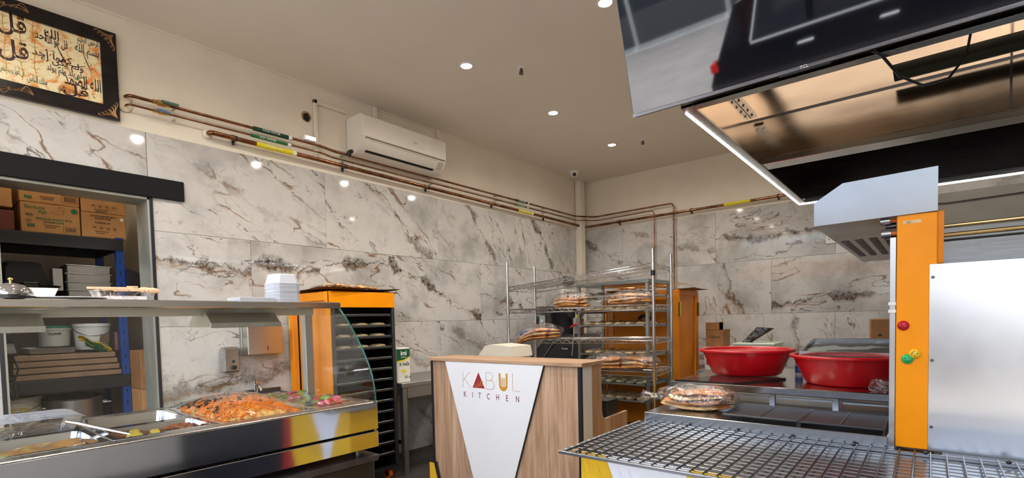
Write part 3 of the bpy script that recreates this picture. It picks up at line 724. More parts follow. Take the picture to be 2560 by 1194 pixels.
def scroll(name, y, z, sy, sz):
    """acanthus sprays running along both rails from a corner, each ending in a curl"""
    for along in (0, 1):
        for q in range(4):
            L_ = 0.085 - 0.016 * q; A = (0.006 + 0.011 * q)
            pts = []
            for s in range(9):
                k = s / 8; e = L_ * k; n_ = A * k + 0.008 * math.sin(PI * k * 1.5)
                pts.append((e, n_))
            ex, en = pts[-1]
            for s in range(1, 9):
                a = s / 8 * 1.6 * PI; r_ = 0.008 * (1 - s / 11)
                pts.append((ex + r_ * math.sin(a), en + 0.008 - r_ * math.cos(a) - 0.008 * s / 11))
            P3 = [(0.0248, y + sy * (p[0] if along else p[1]), z + sz * (p[1] if along else p[0])) for p in pts]
            B().tube(P3, [0.0012 + 0.0016 * math.sin(PI * min(1, (i_ + 1) / 12)) for i_ in range(len(P3))], 5).obj(name, ORN, t, True)
def spray(y, z, sy, sz):
    for q in range(3):
        pts = [(0.0248, y + sy * (0.09 - 0.022 * q) * k / 10, z + sz * (0.010 + 0.013 * q) * math.sin(PI * k / 10 * 0.9)) for k in range(11)]
        for k in range(1, 8):
            a = k / 7 * 1.5 * PI; r_ = 0.007 * (1 - k / 10)
            pts.append((0.0248, pts[10][1] + sy * r_ * math.sin(a), pts[10][2] + sz * (r_ - r_ * math.cos(a)) * -0.6))
        B().tube(pts, 0.0019, 5).obj('rail_ornament', ORN, t, True)
scroll('corner_ornament', FY1 - 0.012, FZ1 - 0.012, -1, -1); scroll('corner_ornament', FY1 - 0.012, FZ0 + 0.012, -1, 1)
spray(-5.66, FZ1 - 0.045, -1, 1); spray(-5.66, FZ0 + 0.030, -1, 1); spray(-5.75, FZ1 - 0.030, -1, -1); spray(-5.75, FZ0 + 0.045, -1, -1)
# gold fern painted behind the large letters
for y_, z0_, z1_ in ((-5.70, 2.52, 2.85), (-5.645, 2.50, 2.84), (-5.76, 2.53, 2.84)):
    B().tube([(cx + 0.0002, y_ + 0.004 * math.sin(k * 1.3), z0_ + (z1_ - z0_) * k / 10) for k in range(11)], 0.0016, 4).obj('fern_stem', GOLDP, cv)
    for k in range(9):
        zz = z0_ + (z1_ - z0_) * (k + .5) / 9
        for sg in (-1, 1):
            B().tube([(cx + 0.0002, y_, zz), (cx + 0.0002, y_ + sg * 0.014, zz + 0.010), (cx + 0.0002, y_ + sg * 0.024, zz + 0.008)], [0.0014, 0.0011, 0.0005], 4).obj('fern_leaf', GOLDP, cv)

# ================================================================== BAIN-MARIE COUNTER (left)
BX, BYE, BYS = 2.045, -4.995, -6.62      # front plane, far end, near end
base = thing('serving_base', 'low black painted base cabinet with chipped edges under the food display', 'counter base', (1.72, -5.8, 0.0))
WORN = P('worn_black_paint', rgb(22, 27, 33), 0.35, var=0.4, vsc=5.0, spots=rgb(200, 186, 170), spot_sc=17.0, spot_amt=0.73)
B().box((1.42, BYS, 0.0), (2.02, BYE - 0.005, 0.645), 0.006).obj('cabinet', WORN, base)
B().box((1.40, BYS, 0.645), (2.04, BYE + 0.003, 0.672), 0.004).obj('worn_top', P('worn_edge', rgb(54, 48, 46), 0.45, var=0.4, vsc=14.0, spots=rgb(206, 186, 166), spot_sc=26.0, spot_amt=0.66), base)
bm_ = thing('food_display', 'stainless steel hot food display with curved glass and two heat lamps', 'food display', (1.72, -5.8, 0.672))
B().box((BX - 0.012, BYS, 0.774), (BX, BYE, 0.880), 0.002).obj('front_panel', STEEL_POL, bm_)
B().box((BX - 0.012, BYS, 0.703), (BX, BYE, 0.766), 0.002).obj('lower_panel', STEEL_POL, bm_)
B().box((1.45, BYS, 0.70), (BX - 0.012, BYS + 0.012, 0.878)).box((1.45, BYE - 0.012, 0.70), (BX - 0.012, BYE, 0.878)).box((1.44, BYS, 0.70), (1.452, BYE, 0.878)).box((1.45, BYS, 0.70), (BX - 0.012, BYE, 0.708)).obj('tank', STEEL, bm_)
for y in (BYE - 0.06, -5.75):
    for x in (BX - 0.06, 1.5):
        B().cyl((x, y, 0.672), (x, y, 0.702), 0.018, 12).obj('foot', STEEL_DARK, bm_, True)
# rim strips and the bars between the pans
PY = [BYE - 0.02, -5.262, -5.553, -5.838, -6.13, -6.42]
FRM = steel('pan_frame', (0.42, 0.39, 0.36, 1), 0.3)
B().box((1.99, BYS, 0.872), (BX - 0.001, BYE, 0.8845), 0.002).obj('front_rim', FRM, bm_)
B().box((1.43, BYS, 0.872), (1.472, BYE, 0.8845), 0.002).obj('rear_rim', FRM, bm_)
B().box((1.472, BYE - 0.02, 0.872), (1.99, BYE, 0.8845), 0.002).obj('end_rim', FRM, bm_)
for y in PY[1:]:
    B().box((1.472, y - 0.008, 0.870), (1.99, y + 0.008, 0.8835), 0.002).obj('pan_bar', STEEL, bm_)
# glass: end pane and curved front pane
PROF = [(1.812, 1.258), (1.86, 1.215), (1.92, 1.148), (1.965, 1.092), (2.002, 1.035), (2.026, 0.985), (2.039, 0.935), (2.043, 0.886)]
GE = P('glass_edge', rgb(40, 110, 96), 0.1, trans=0.3)
def pane(prof, y0, y1, name, mat):
    B().prism(prof, 'y', y0, y1).obj(name, mat, bm_)
pane([(1.60, 0.886)] + PROF[::-1] + [(1.60, 1.258)], BYE - 0.010, BYE - 0.004, 'end_glass', GLASS)
B().tube([(p[0], BYE - 0.007, p[1]) for p in PROF], 0.0034, 6).obj('glass_edge', GE, bm_, True)
bb = B()
inn = [(p[0] - 0.005, p[1] - 0.003) for p in PROF]
pane(PROF + inn[::-1], BYS, BYE - 0.014, 'front_glass', GLASS)
# gantry: top shelf, rear posts and rear frame
B().box((1.645, BYS, 1.260), (1.812, BYE, 1.2855), 0.003).obj('top_shelf', steel('shelf_steel', (0.60, 0.59, 0.57, 1), 0.16, scr=0.06), bm_)
ALU = steel('aluminium', (0.66, 0.66, 0.64, 1), 0.3, scr=0.03)
B().box((1.588, BYE - 0.062, 0.884), (1.624, BYE - 0.026, 1.26), 0.002).obj('post', ALU, bm_)
B().box((1.588, -6.58, 0.884), (1.624, -6.544, 1.26), 0.002).obj('post', ALU, bm_)
B().box((1.595, BYS + 0.02, 1.236), (1.645, BYE - 0.03, 1.2855), 0.002).obj('rear_channel', P('channel_cream', rgb(206, 204, 188), 0.4), bm_)
B().box((1.588, BYE - 0.070, 0.886), (1.594, BYE - 0.200, 1.25)).v
# heat lamps under the shelf
def lamp(y0, y1, lab):
    l = B()
    l.prism([(1.57, 1.246), (1.69, 1.246), (1.735, 1.208), (1.735, 1.194), (1.525, 1.194), (1.525, 1.208)], 'y', y0, y1)
    o = l.obj('heat_lamp', P('lamp_beige_steel', rgb(176, 170, 150), 0.35, metal=0.6, var=0.08), bm_)
    o['label'] = lab
    B().box((1.734, y0 - 0.002, 1.190), (1.740, y1 + 0.002, 1.209), 0.001).obj('lamp_lip', STEEL, o)
    B().box((1.545, y0 + 0.01, 1.1925), (1.715, y1 - 0.01, 1.1945)).obj('lamp_reflector', STEEL_POL, o)
    for yy in (y0 + 0.03, y1 - 0.03):
        B().box((1.62, yy - 0.008, 1.244), (1.64, yy + 0.008, 1.262)).obj('hanger', BRASS, o)
lamp(-5.476, -5.222, 'steel heat lamp with sloping hood'); lamp(-6.25, -5.925, 'steel heat lamp with sloping hood at the near end')

# gastronorm pans
def pan(x0, x1, y0, y1, depth, name='steel_pan', lab='', z=0.885):
    r = 0.03; t = thing(name, lab, 'pan', ((x0 + x1) / 2, (y0 + y1) / 2, z - depth), group='steel pans in the food display')
    def ring(inset, zz, rad, n=5):
        pts = []
        for cx_, cy_, a0 in ((x1 - inset - rad, y1 - inset - rad, 0), (x0 + inset + rad, y1 - inset - rad, PI / 2), (x0 + inset + rad, y0 + inset + rad, PI), (x1 - inset - rad, y0 + inset + rad, 1.5 * PI)):
            for k in range(n + 1):
                a = a0 + PI / 2 * k / n
                pts.append((cx_ + rad * math.cos(a), cy_ + rad * math.sin(a), zz))
        return pts
    rings = [ring(0.0, z - 0.004, 0.012), ring(0.0, z, 0.012), ring(0.016, z, 0.024), ring(0.018, z - 0.008, 0.024), ring(0.026, z - depth + 0.012, 0.028), ring(0.036, z - depth, 0.028)]
    m = len(rings[0]); bb = B()
    vs = [p for rr in rings for p in rr]
    fs = [[i * m + k, i * m + (k + 1) % m, (i + 1) * m + (k + 1) % m, (i + 1) * m + k] for i in range(len(rings) - 1) for k in range(m)]
    fs.append(list(range((len(rings) - 1) * m, len(rings) * m)))
    bb.add(vs, fs).obj('body', STEEL_POL, t, True, angle=50)
    return t
XM = 1.765
pan(1.478, XM - 0.003, PY[3] + 0.004, PY[2] - 0.004, 0.10, lab='empty deep steel pan at the back of the display')
dpan = pan(XM + 0.003, 1.988, PY[3] + 0.004, PY[2] - 0.004, 0.065, lab='steel pan of brown stew with a ladle standing in it')
STEW = P('stew', rgb(88, 44, 22), 0.22, var=0.5, vsc=22.0, bump=0.6, bsc=60, bdist=0.01, spots=rgb(150, 84, 30), spot_sc=24, spot_amt=0.6)
def fill(t, x0, x1, y0, y1, z, mat, hgt=0.006, name='stew_fill', seed=1, nx=20, ny=20):
    rr = random.Random(seed); ph = [rr.uniform(0, 6) for _ in range(6)]
    bb = B().grid(lambda u, v: (x0 + (x1 - x0) * u, y0 + (y1 - y0) * v, z + hgt * (math.sin(9 * u + ph[0]) * math.cos(7 * v + ph[1]) + 0.6 * math.sin(19 * u + ph[2] + 11 * v))), nx, ny)
    o = bb.obj(name, mat, t, True, angle=80); o['kind'] = 'stuff'
    return o
fill(dpan, XM + 0.022, 1.968, PY[3] + 0.024, PY[2] - 0.024, 0.868, STEW)
rr = random.Random(8)
for k in range(9):
    xx = rr.uniform(XM + 0.05, 1.95); yy = rr.uniform(PY[3] + 0.05, PY[2] - 0.05)
    B().blob((xx, yy, 0.871), (rr.uniform(.012, .022), rr.uniform(.012, .024), .010), 10, 6, fn=lambda d: 1 + 0.15 * math.sin(7 * d.x + 5 * d.y)).obj('stew_piece', rr.choice((P('stew_meat', rgb(124, 62, 26), 0.3, var=0.4, vsc=40), P('stew_veg', rgb(168, 150, 40), 0.3, var=0.3, vsc=40))), dpan, True)
lp = pan(1.70, 1.988, PY[4] + 0.004, PY[3] - 0.004, 0.075, lab='half empty steel pan of sauce at the near front of the display')
fill(lp, 1.724, 1.964, PY[4] + 0.026, PY[3] - 0.026, 0.862, P('green_sauce', rgb(150, 110, 60), 0.2, var=0.4, vsc=14, spots=rgb(110, 160, 60), spot_sc=26, spot_amt=0.58), name='sauce_fill', seed=4)
bp_ = pan(1.478, 1.694, PY[4] + 0.004, PY[3] - 0.004, 0.075, lab='steel pan at the back near end, under a foil lid')
rp = pan(1.478, 1.988, PY[2] + 0.004, PY[1] - 0.004, 0.085, lab='wide steel pan heaped with carrot rice')
sp_ = pan(1.478, 1.988, PY[1] + 0.004, PY[0] - 0.004, 0.075, lab='wide steel pan of salad and rice at the far end')
pan(1.478, 1.988, PY[5] + 0.004, PY[4] - 0.004, 0.085, lab='wide empty steel pan beyond the near edge of the picture')
# ladle
t = thing('ladle', 'steel serving spoon leaning in the stew pan', 'spoon', (1.90, -5.72, 0.85))
B().tube([(1.905, -5.700, 0.850), (1.85, -5.765, 0.873), (1.80, -5.825, 0.896), (1.765, -5.868, 0.914), (1.745, -5.892, 0.921)], [0.0045, 0.005, 0.006, 0.0065, 0.005], 8).obj('handle', STEEL, t, True)
B().blob((1.915, -5.69, 0.846), (0.03, 0.022, 0.009), 14, 8).obj('bowl', STEEL, t, True)
# foil tray with a bubble foil lid on the near rear pan
t = thing('foil_tray', 'clear wrapped food tray with a silver bubble foil lid', 'tray', (1.60, -5.985, 0.886))
tw = B()
def ringr(x0, x1, y0, y1, z): return [(x0, y0, z), (x1, y0, z), (x1, y1, z), (x0, y1, z)]
tw.add(ringr(1.515, 1.69, -6.10, -5.865, 0.887) + ringr(1.49, 1.705, -6.13, -5.845, 0.928), [(0, 1, 2, 3), (0, 1, 5, 4), (1, 2, 6, 5), (2, 3, 7, 6), (3, 0, 4, 7)]).obj('tray_body', film('tray_film', (0.95, 0.95, 0.93, 1), 0.4, 0.8), t)
FOIL = P('bubble_foil', rgb(216, 222, 236), 0.22, 0.35, bump=1.0, bsc=55, bdist=0.006)
B().grid(lambda u, v: (1.478 + 0.235 * u, -6.145 + 0.31 * v, 0.931 + 0.010 * math.sin(PI * u) * math.sin(PI * v) - 0.010 * (max(0, v - 0.9) * 10) ** 2 * 0.6), 18, 18).obj('foil_lid', FOIL, t, True)
# carrot rice mound: rice body, shredded carrot, raisins, film
RC = ((1.735, -5.405))
def mound(u, v):   # u,v in -1..1
    k = max(0.0, 1 - u * u) * max(0.0, 1 - v * v)
    return 0.874 + 0.062 * k ** 0.55 + 0.004 * math.sin(17 * u) * math.cos(13 * v)
def mp_(u, v, lift=0.0):
    return (RC[0] + 0.235 * u, RC[1] + 0.128 * v, mound(u, v) + lift)
rice = B().grid(lambda a, c_: mp_(2 * a - 1, 2 * c_ - 1), 30, 24).obj('rice', P('carrot_rice', rgb(226, 176, 96), 0.5, var=0.3, vsc=60.0, bump=1.0, bsc=160, bdist=0.006, spots=rgb(222, 120, 30), spot_sc=26, spot_amt=0.52), rp, True, angle=80)
rice['kind'] = 'stuff'
rr = random.Random(21)
CAR = P('carrot_shred', rgb(240, 128, 14), 0.3, var=0.25, vsc=30, sss=0.1); RAI = P('raisin', (0.018, 0.011, 0.010, 1), 0.3, bump=0.8, bsc=220)
cb_ = B()
for k in range(620):
    u = rr.uniform(-0.93, 0.93); v = rr.uniform(-0.93, 0.93); a = rr.uniform(0, PI); L_ = rr.uniform(0.012, 0.03)
    c0 = Vector(mp_(u, v, rr.uniform(0.001, 0.006))); d = Vector((math.cos(a), math.sin(a), 0)) * L_
    du = (d.x / 0.235, d.y / 0.128)
    e0 = Vector(mp_(max(-.98, min(.98, u - du[0])), max(-.98, min(.98, v - du[1])), 0.002)); e1 = Vector(mp_(max(-.98, min(.98, u + du[0])), max(-.98, min(.98, v + du[1])), 0.002))
    cb_.tube([e0, c0 + Vector((0, 0, 0.002)), e1], [0.0014, 0.0026, 0.0013], 4)
tag(cb_.obj('carrot_shreds', CAR, rp, True), kind='stuff')
rb_ = B()
for k in range(330):
    u = rr.gauss(-0.30, 0.36); v = rr.uniform(-0.9, 0.9)
    if abs(u) > 0.93: continue
    c0 = mp_(u, v, 0.004); s_ = rr.uniform(0.004, 0.0075)
    rb_.blob(c0, (s_, s_ * rr.uniform(1.0, 1.6), s_ * 0.8), 6, 4)
tag(rb_.obj('raisins', RAI, rp, True), kind='stuff')
gb_ = B()
for k in range(420):
    u = rr.uniform(-0.2, 0.97); v = rr.uniform(-0.97, 0.97); c0 = mp_(u, v, 0.002); a = rr.uniform(0, PI)
    gb_.blob(c0, (0.0042, 0.0015, 0.0015), 5, 3, M=Matrix.Rotation(a, 4, 'Z'))
tag(gb_.obj('rice_grains', P('rice_grain', rgb(238, 222, 176), 0.4), rp, True), kind='stuff')
B().grid(lambda a, c_: (RC[0] + 0.252 * (2 * a - 1), RC[1] + 0.142 * (2 * c_ - 1), max(0.887, mound((2 * a - 1) * .98, (2 * c_ - 1) * .98) + 0.011)), 24, 18).obj('cling_film', film('cling', (1, 1, 1, 1), 0.10, 0.35, 12.0), rp, True, angle=80)
# salad
fill(sp_, 1.505, 1.96, PY[1] + 0.03, PY[0] - 0.03, 0.878, P('salad_rice', rgb(176, 150, 84), 0.4, var=0.35, vsc=40, bump=0.8, bsc=120, bdist=0.008), 0.006, 'salad_rice', 6)
for k in range(46):
    xx = rr.uniform(1.53, 1.93); yy = rr.uniform(PY[1] + 0.045, PY[0] - 0.045); s_ = rr.uniform(.012, .024)
    mt = rr.choice((P('tomato', rgb(186, 44, 34), 0.2, var=0.3, vsc=20), P('onion', rgb(196, 84, 104), 0.25, var=0.3, vsc=20), P('cucumber', rgb(112, 146, 62), 0.3, var=0.4, vsc=24), P('lettuce', rgb(84, 124, 40), 0.4, var=0.4, vsc=20), P('olive', (0.012, 0.011, 0.008, 1), 0.15)))
    B().blob((xx, yy, 0.884 + rr.uniform(0, 0.012)), (s_, s_ * rr.uniform(.5, 1.), s_ * .5), 9, 6, fn=lambda d: 1 + 0.2 * math.sin(6 * d.x + 4 * d.y), M=Matrix.Rotation(rr.uniform(0, 6), 4, 'Z') @ Matrix.Rotation(rr.uniform(-.6, .6), 4, 'X')).obj('salad_piece', mt, sp_, True)
B().grid(lambda a, c_: (1.482 + 0.50 * a, PY[1] + 0.008 + 0.245 * c_, 0.888 + 0.018 * math.sin(PI * a) * math.sin(PI * c_) + 0.004 * math.sin(23 * a + 9 * c_)), 18, 14).obj('cling_film', _MC.setdefault('cling2', film('cling_salad', (1, 1, 1, 1), 0.12, 0.5, 14.0)), sp_, True, angle=80)
# things on the top shelf
ZS = 1.2855
t = thing('service_bell', 'chrome service bell at the near end of the steel shelf', 'bell', (1.765, -5.995, ZS))
B().lathe([(0.0, 0.0), (0.05, 0.0), (0.05, 0.008), (0.0, 0.008)], n=28).obj('bell_base', BLACK, t, True, w=False)
B().lathe([(0.047, 0.010), (0.048, 0.014), (0.042, 0.026), (0.028, 0.038), (0.008, 0.044), (0.0, 0.044)], n=32).obj('dome', STEEL_POL, t, True, w=False, angle=60)
B().cyl((0, 0, 0.043), (0, 0, 0.052), 0.003, 8).blob((0, 0, 0.055), (0.006, 0.006, 0.004), 10, 6).obj('button', BRASS, t, True, w=False)
B().prism([(-6.16, ZS), (-5.90, ZS), (-5.885, ZS + 0.036), (-6.17, ZS + 0.036)], 'x', 1.65, 1.71).solo('paper_box', WHITEP, 'low white box behind the service bell', 'box')
B().lathe([(0.0, 0.0), (0.05, 0.0), (0.1, 0.006), (0.1, 0.0075), (0.05, 0.0015), (0.0, 0.0015)], (1.715, -5.86, ZS), n=36).solo('white_plate', WHITEP, 'flat white plate behind the wooden cutlery', 'plate', smooth=True)
t = thing('cutlery_tray', 'white paper tray holding wooden cutlery on the steel shelf', 'tray', (1.75, -5.735, ZS))
PAPER = P('white_paper', rgb(238, 234, 230), 0.6, var=0.03)
CLP = film('white_clear', (0.96, 0.96, 0.97, 1), 0.35, 0.5)
def tray_shell(bb, x0, x1, y0, y1, z0, z1, fl, th=0.002):
    i = [(x0, y0, z0), (x1, y0, z0), (x1, y1, z0), (x0, y1, z0)]; o_ = [(x0 - fl, y0 - fl, z1), (x1 + fl, y0 - fl, z1), (x1 + fl, y1 + fl, z1), (x0 - fl, y1 + fl, z1)]
    bb.add(i + o_, [(0, 1, 2, 3), (0, 1, 5, 4), (1, 2, 6, 5), (2, 3, 7, 6), (3, 0, 4, 7)])
    return bb
tray_shell(B(), 1.70, 1.80, -5.80, -5.67, ZS + 0.001, ZS + 0.032, 0.01).obj('tray_body', film('tray_clear', (0.96, 0.95, 0.97, 1), 0.55, 0.3, 12.0, 0.2), t)
B().box((1.72, -5.785, ZS + 0.001), (1.796, -5.685, ZS + 0.012)).obj('label_strip', PAPER, t)
BAM = P('birch', rgb(214, 172, 132), 0.55, var=0.12, vsc=30, stretch=(1, 1, 6))
for k, (y0_, y1_, x_, z_, sp2) in enumerate(((-5.77, -5.65, 1.796, .030, 1), (-5.83, -5.70, 1.77, .037, 0), (-5.79, -5.66, 1.755, .034, 1), (-5.78, -5.65, 1.735, .038, 1), (-5.80, -5.67, 1.72, .033, 0))):
    c = thing('wooden_spoon' if sp2 else 'wooden_fork', 'pale wooden ' + ('spoon' if sp2 else 'fork') + ' in the white tray, ' + ('at the front edge', 'sticking out to the left', 'second from the front', 'in the middle', 'at the back')[k], 'cutlery', (x_, (y0_ + y1_) / 2, ZS + z_), group='wooden cutlery')
    L_ = y1_ - y0_
    if k < 3: c.rotation_euler = (0.03, 1.05, 0)
    B().box((-0.004, -L_ / 2, -0.001), (0.004, L_ / 2 - 0.03, 0.001), 0.0006).obj('handle', BAM, c, w=False)
    if sp2: B().blob((0, L_ / 2 - 0.018, 0.0), (0.011, 0.02, 0.003), 12, 6).obj('spoon_bowl', BAM, c, True, w=False)
    else:
        B().box((-0.008, L_ / 2 - 0.03, -0.001), (0.008, L_ / 2 - 0.014, 0.001)).box((-0.008, L_ / 2 - 0.014, -0.001), (-0.004, L_ / 2, 0.001)).box((-0.002, L_ / 2 - 0.014, -0.001), (0.002, L_ / 2, 0.001)).box((0.004, L_ / 2 - 0.014, -0.001), (0.008, L_ / 2, 0.001)).obj('tines', BAM, c, w=False)
# stacked takeaway tubs (upside down) and lids
TUB = P('frosted_plastic', rgb(236, 238, 244), 0.25, var=0.01, trans=0.25, ior=1.3)
ORD = ('lowest', 'second', 'third', 'fourth', 'fifth', 'sixth', 'seventh', 'eighth', 'ninth', 'tenth', 'eleventh', 'twelfth', 'thirteenth', 'fourteenth', 'fifteenth', 'topmost')
t0 = None
for k in range(16):
    z_ = ZS + k * 0.0048
    if t0 is None:
        t0 = thing('takeaway_tub', 'takeaway tub in the upside-down stack on the steel shelf, lowest', 'food container', (1.745, -5.213, z_), group='stack of takeaway tubs')
        def rr_(h, z):
            c_ = 0.016
            return [(h * sx - c_ * sx * (1 - q), h * sy - c_ * sy * q, z) for sx, sy, q in ((1, -1, 1), (1, 1, 1), (1, 1, 0), (-1, 1, 0), (-1, 1, 1), (-1, -1, 1), (-1, -1, 0), (1, -1, 0))]
        rings = [rr_(0.0535, 0.0), rr_(0.0535, 0.002), rr_(0.050, 0.0025), rr_(0.0485, 0.012), rr_(0.044, 0.035), rr_(0.042, 0.0375)]
        m = 8; bb = B().add([p for q in rings for p in q], [[i * m + k2, i * m + (k2 + 1) % m, (i + 1) * m + (k2 + 1) % m, (i + 1) * m + k2] for i in range(5) for k2 in range(m)] + [list(range(40, 48))])
        bb.obj('tub_body', TUB, t0, w=False)
    else: dup(t0, (1.745 + random.uniform(-.0008, .0008), -5.213 + random.uniform(-.0008, .0008), z_), None, 'takeaway tub in the upside-down stack on the steel shelf, %s%s' % (ORD[k], '' if k == 15 else ' from below'))
for k in range(5):
    B().box((1.69, -5.40, ZS + 0.0032 * k), (1.80, -5.274, ZS + 0.0032 * k + 0.0024), 0.0008).solo('tub_lid', TUB, 'flat clear lid in the low stack beside the takeaway tubs, ' + ('lowest', 'second', 'third', 'fourth', 'topmost')[k], 'lid', 'stack of tub lids')

# ---- hand-washing corner on the wall
t = thing('soap_dispenser', 'upright brushed steel soap dispenser on the marble wall', 'soap dispenser', (0.0, -4.742, 0.88))
B().box((0.001, -4.797, 0.88), (0.085, -4.687, 1.055), 0.014).obj('body', STEEL, t)
B().cyl((0.084, -4.735, 0.915), (0.104, -4.735, 0.915), 0.016, 16).obj('push_button', BLACK, t, True)
B().cyl((0.084, -4.735, 0.955), (0.087, -4.735, 0.955), 0.010, 14).obj('sight_glass', BLACK, t, True)
t = thing('towel_dispenser', 'wide square steel paper towel dispenser on the marble wall', 'towel dispenser', (0.0, -4.53, 0.985))
B().box((0.001, -4.655, 0.985), (0.03, -4.398, 1.202), 0.004).obj('back_plate', STEEL_DULL, t)
B().box((0.028, -4.648, 0.99), (0.115, -4.40, 1.198), 0.006).obj('cover', steel('towel_steel', (0.66, 0.62, 0.56, 1), 0.3), t)
B().box((0.114, -4.515, 1.02), (0.1165, -4.509, 1.052)).obj('level_slot', BLACK, t)
t = thing('hand_sink', 'small steel hand sink with a mixer tap behind the display', 'sink', (0.2, -4.58, 0.0))
tray_shell(B(), 0.04, 0.34, -4.76, -4.42, 0.58, 0.715, 0.025).obj('basin', STEEL_DULL, t)
B().box((0.0, -4.79, 0.71), (0.03, -4.39, 0.74), 0.003).obj('splash_lip', STEEL_DARK, t)
B().cyl((0.05, -4.58, 0.715), (0.05, -4.58, 0.79), 0.014, 12).tube(bend([(0.05, -4.58, 0.775), (0.12, -4.58, 0.775), (0.13, -4.58, 0.74)], 0.02), 0.009, 8).cyl((0.05, -4.58, 0.79), (0.05, -4.58, 0.805), 0.018, 12).obj('tap', CHROME, t, True)
B().box((0.06, -4.72, 0.0), (0.32, -4.46, 0.58), 0.004).obj('pedestal', WHITEP, t)
B().box((0.335, -4.40, 0.70), (0.35, -4.385, 0.735), 0.002).obj('red_tag', P('tag_red', rgb(170, 24, 28), 0.4), t)

# ================================================================== RECEPTION COUNTER
kc = thing('reception_counter', 'oak laminate reception counter with a white triangular logo panel', 'counter', (2.284, -3.842, 0.0), math.radians(1.4))
KW, KD = 1.205, 0.27
B().box((-KW, 0.0, 0.929), (0.0, KD, 0.950), 0.0015).obj('counter_top', wood('oak_top', rgb(206, 172, 140), rgb(172, 134, 102), rgb(128, 94, 70), 'x'), kc, w=False)
B().box((-KW + 0.02, 0.022, 0.0), (-0.038, 0.04, 0.929)).obj('front_panel', WOOD, kc, w=False)
ps = [(0.04, 0.0), (0.04, 0.929), (0.262, 0.929), (0.262, 0.66)] + [(0.262 + 0.045 * (1 - math.cos(a)), 0.66 - 0.065 * math.sin(a)) for a in (0.3, 0.7, 1.1, 1.5)] + [(0.60, 0.600), (0.60, 0.0)]
B().prism(ps, 'x', -0.038, -0.02).obj('side_panel', WOOD, kc, w=False)
B().prism(ps, 'x', -KW + 0.02, -KW + 0.038).obj('side_panel', WOOD, kc, w=False)
B().box((-0.0385, 0.020, 0.0), (-0.018, 0.040, 0.929)).obj('black_strip', BLACK_EDGE, kc, w=False)
B().box((-0.0205, 0.040, 0.0), (-0.0178, 0.142, 0.929)).obj('white_strip', P('white_strip', rgb(214, 214, 212), 0.35), kc, w=False)
B().box((-KW + 0.004, 0.016, 0.0), (-KW + 0.020, 0.045, 0.929)).obj('black_strip', BLACK_EDGE, kc, w=False)
B().box((-KW + 0.038, 0.05, 0.555), (-0.038, 0.59, 0.573)).obj('worktop', WOOD, kc, w=False)
tri = [(-1.046, 0.928), (-0.253, 0.928), (-0.556, 0.0), (-0.764, 0.0)]
B().prism(tri, 'y', 0.004, 0.022).obj('logo_backing', BLACK_EDGE, kc, w=False)
lp_ = B().prism([(-1.046, 0.928), (-0.2545, 0.928), (-0.5575, 0.0), (-0.764, 0.0)], 'y', 0.0025, 0.0042).obj('logo_panel', WHITE_LAM, kc, w=False)
B().prism([(-KW - 0.015, 0.225), (-KW + 0.03, 0.225), (-KW + 0.095, 0.0), (-KW - 0.015, 0.0)], 'y', -0.004, 0.016).obj('yellow_wedge', YELLOW_LAM, kc, w=False)
B().prism([(-KW + 0.03, 0.225), (-KW + 0.042, 0.225), (-KW + 0.107, 0.0), (-KW + 0.095, 0.0)], 'y', -0.004, 0.016).prism([(-KW - 0.017, 0.225), (-KW + 0.042, 0.225), (-KW + 0.042, 0.233), (-KW - 0.017, 0.233)], 'y', -0.004, 0.016).obj('wedge_edging', BLACK_EDGE, kc, w=False)
# logo lettering
LGOLD = P('logo_gold', rgb(206, 150, 36), 0.4); LTHIN = P('logo_thin', rgb(186, 142, 92), 0.4); LMAR = P('logo_maroon', rgb(120, 22, 62), 0.4); LRED = P('logo_red', rgb(158, 36, 50), 0.4)
yl = 0.0022
def strokes(name, lines, r, mat):
    bb = B()
    for pts in lines: bb.tube([(p[0], yl, p[1]) for p in pts], r, 5)
    return bb.obj(name, mat, lp_, w=False)
lx = -0.886   # left of the K
strokes('letter_k', [[(lx, 0.864), (lx, 0.765)], [(lx + 0.062, 0.868), (lx, 0.812)], [(lx + 0.012, 0.824), (lx + 0.065, 0.765)]], 0.0013, LTHIN)
B().prism([(lx + 0.083, 0.768), (lx + 0.185, 0.768), (lx + 0.134, 0.868)], 'y', yl - 0.0004, yl + 0.0004).obj('letter_a', LRED, lp_, w=False)
text(lp_, arabic('كابل'), (lx + 0.104, yl - 0.0008, 0.783), 0.042, LGOLD, '-y', 'letter_a_script', w=False, ext=0.0002)
bx = lx + 0.197
def arc(cx_, cz_, rx, rz, a0, a1, n=12): return [(cx_ + rx * math.cos(a0 + (a1 - a0) * k / n), cz_ + rz * math.sin(a0 + (a1 - a0) * k / n)) for k in range(n + 1)]
strokes('letter_b', [[(bx, 0.766), (bx, 0.870)], [(bx, 0.870), (bx + 0.03, 0.870)] + arc(bx + 0.03, 0.846, 0.024, 0.024, PI / 2, -PI / 2) + [(bx, 0.822)], [(bx + 0.03, 0.822)] + arc(bx + 0.036, 0.794, 0.03, 0.028, PI / 2, -PI / 2) + [(bx, 0.766)]], 0.0013, LTHIN)
ux = lx + 0.300
outer = [(ux, 0.872), (ux + 0.002, 0.80)] + arc(ux + 0.035, 0.797, 0.033, 0.036, PI, 2 * PI, 10) + [(ux + 0.068, 0.80), (ux + 0.070, 0.872), (ux + 0.055, 0.868), (ux + 0.055, 0.80)] + arc(ux + 0.035, 0.797, 0.020, 0.012, 2 * PI, PI, 8) + [(ux + 0.015, 0.80), (ux + 0.015, 0.868)]
B().prism(outer, 'y', yl - 0.0004, yl + 0.0004).obj('letter_u', LGOLD, lp_, w=False)
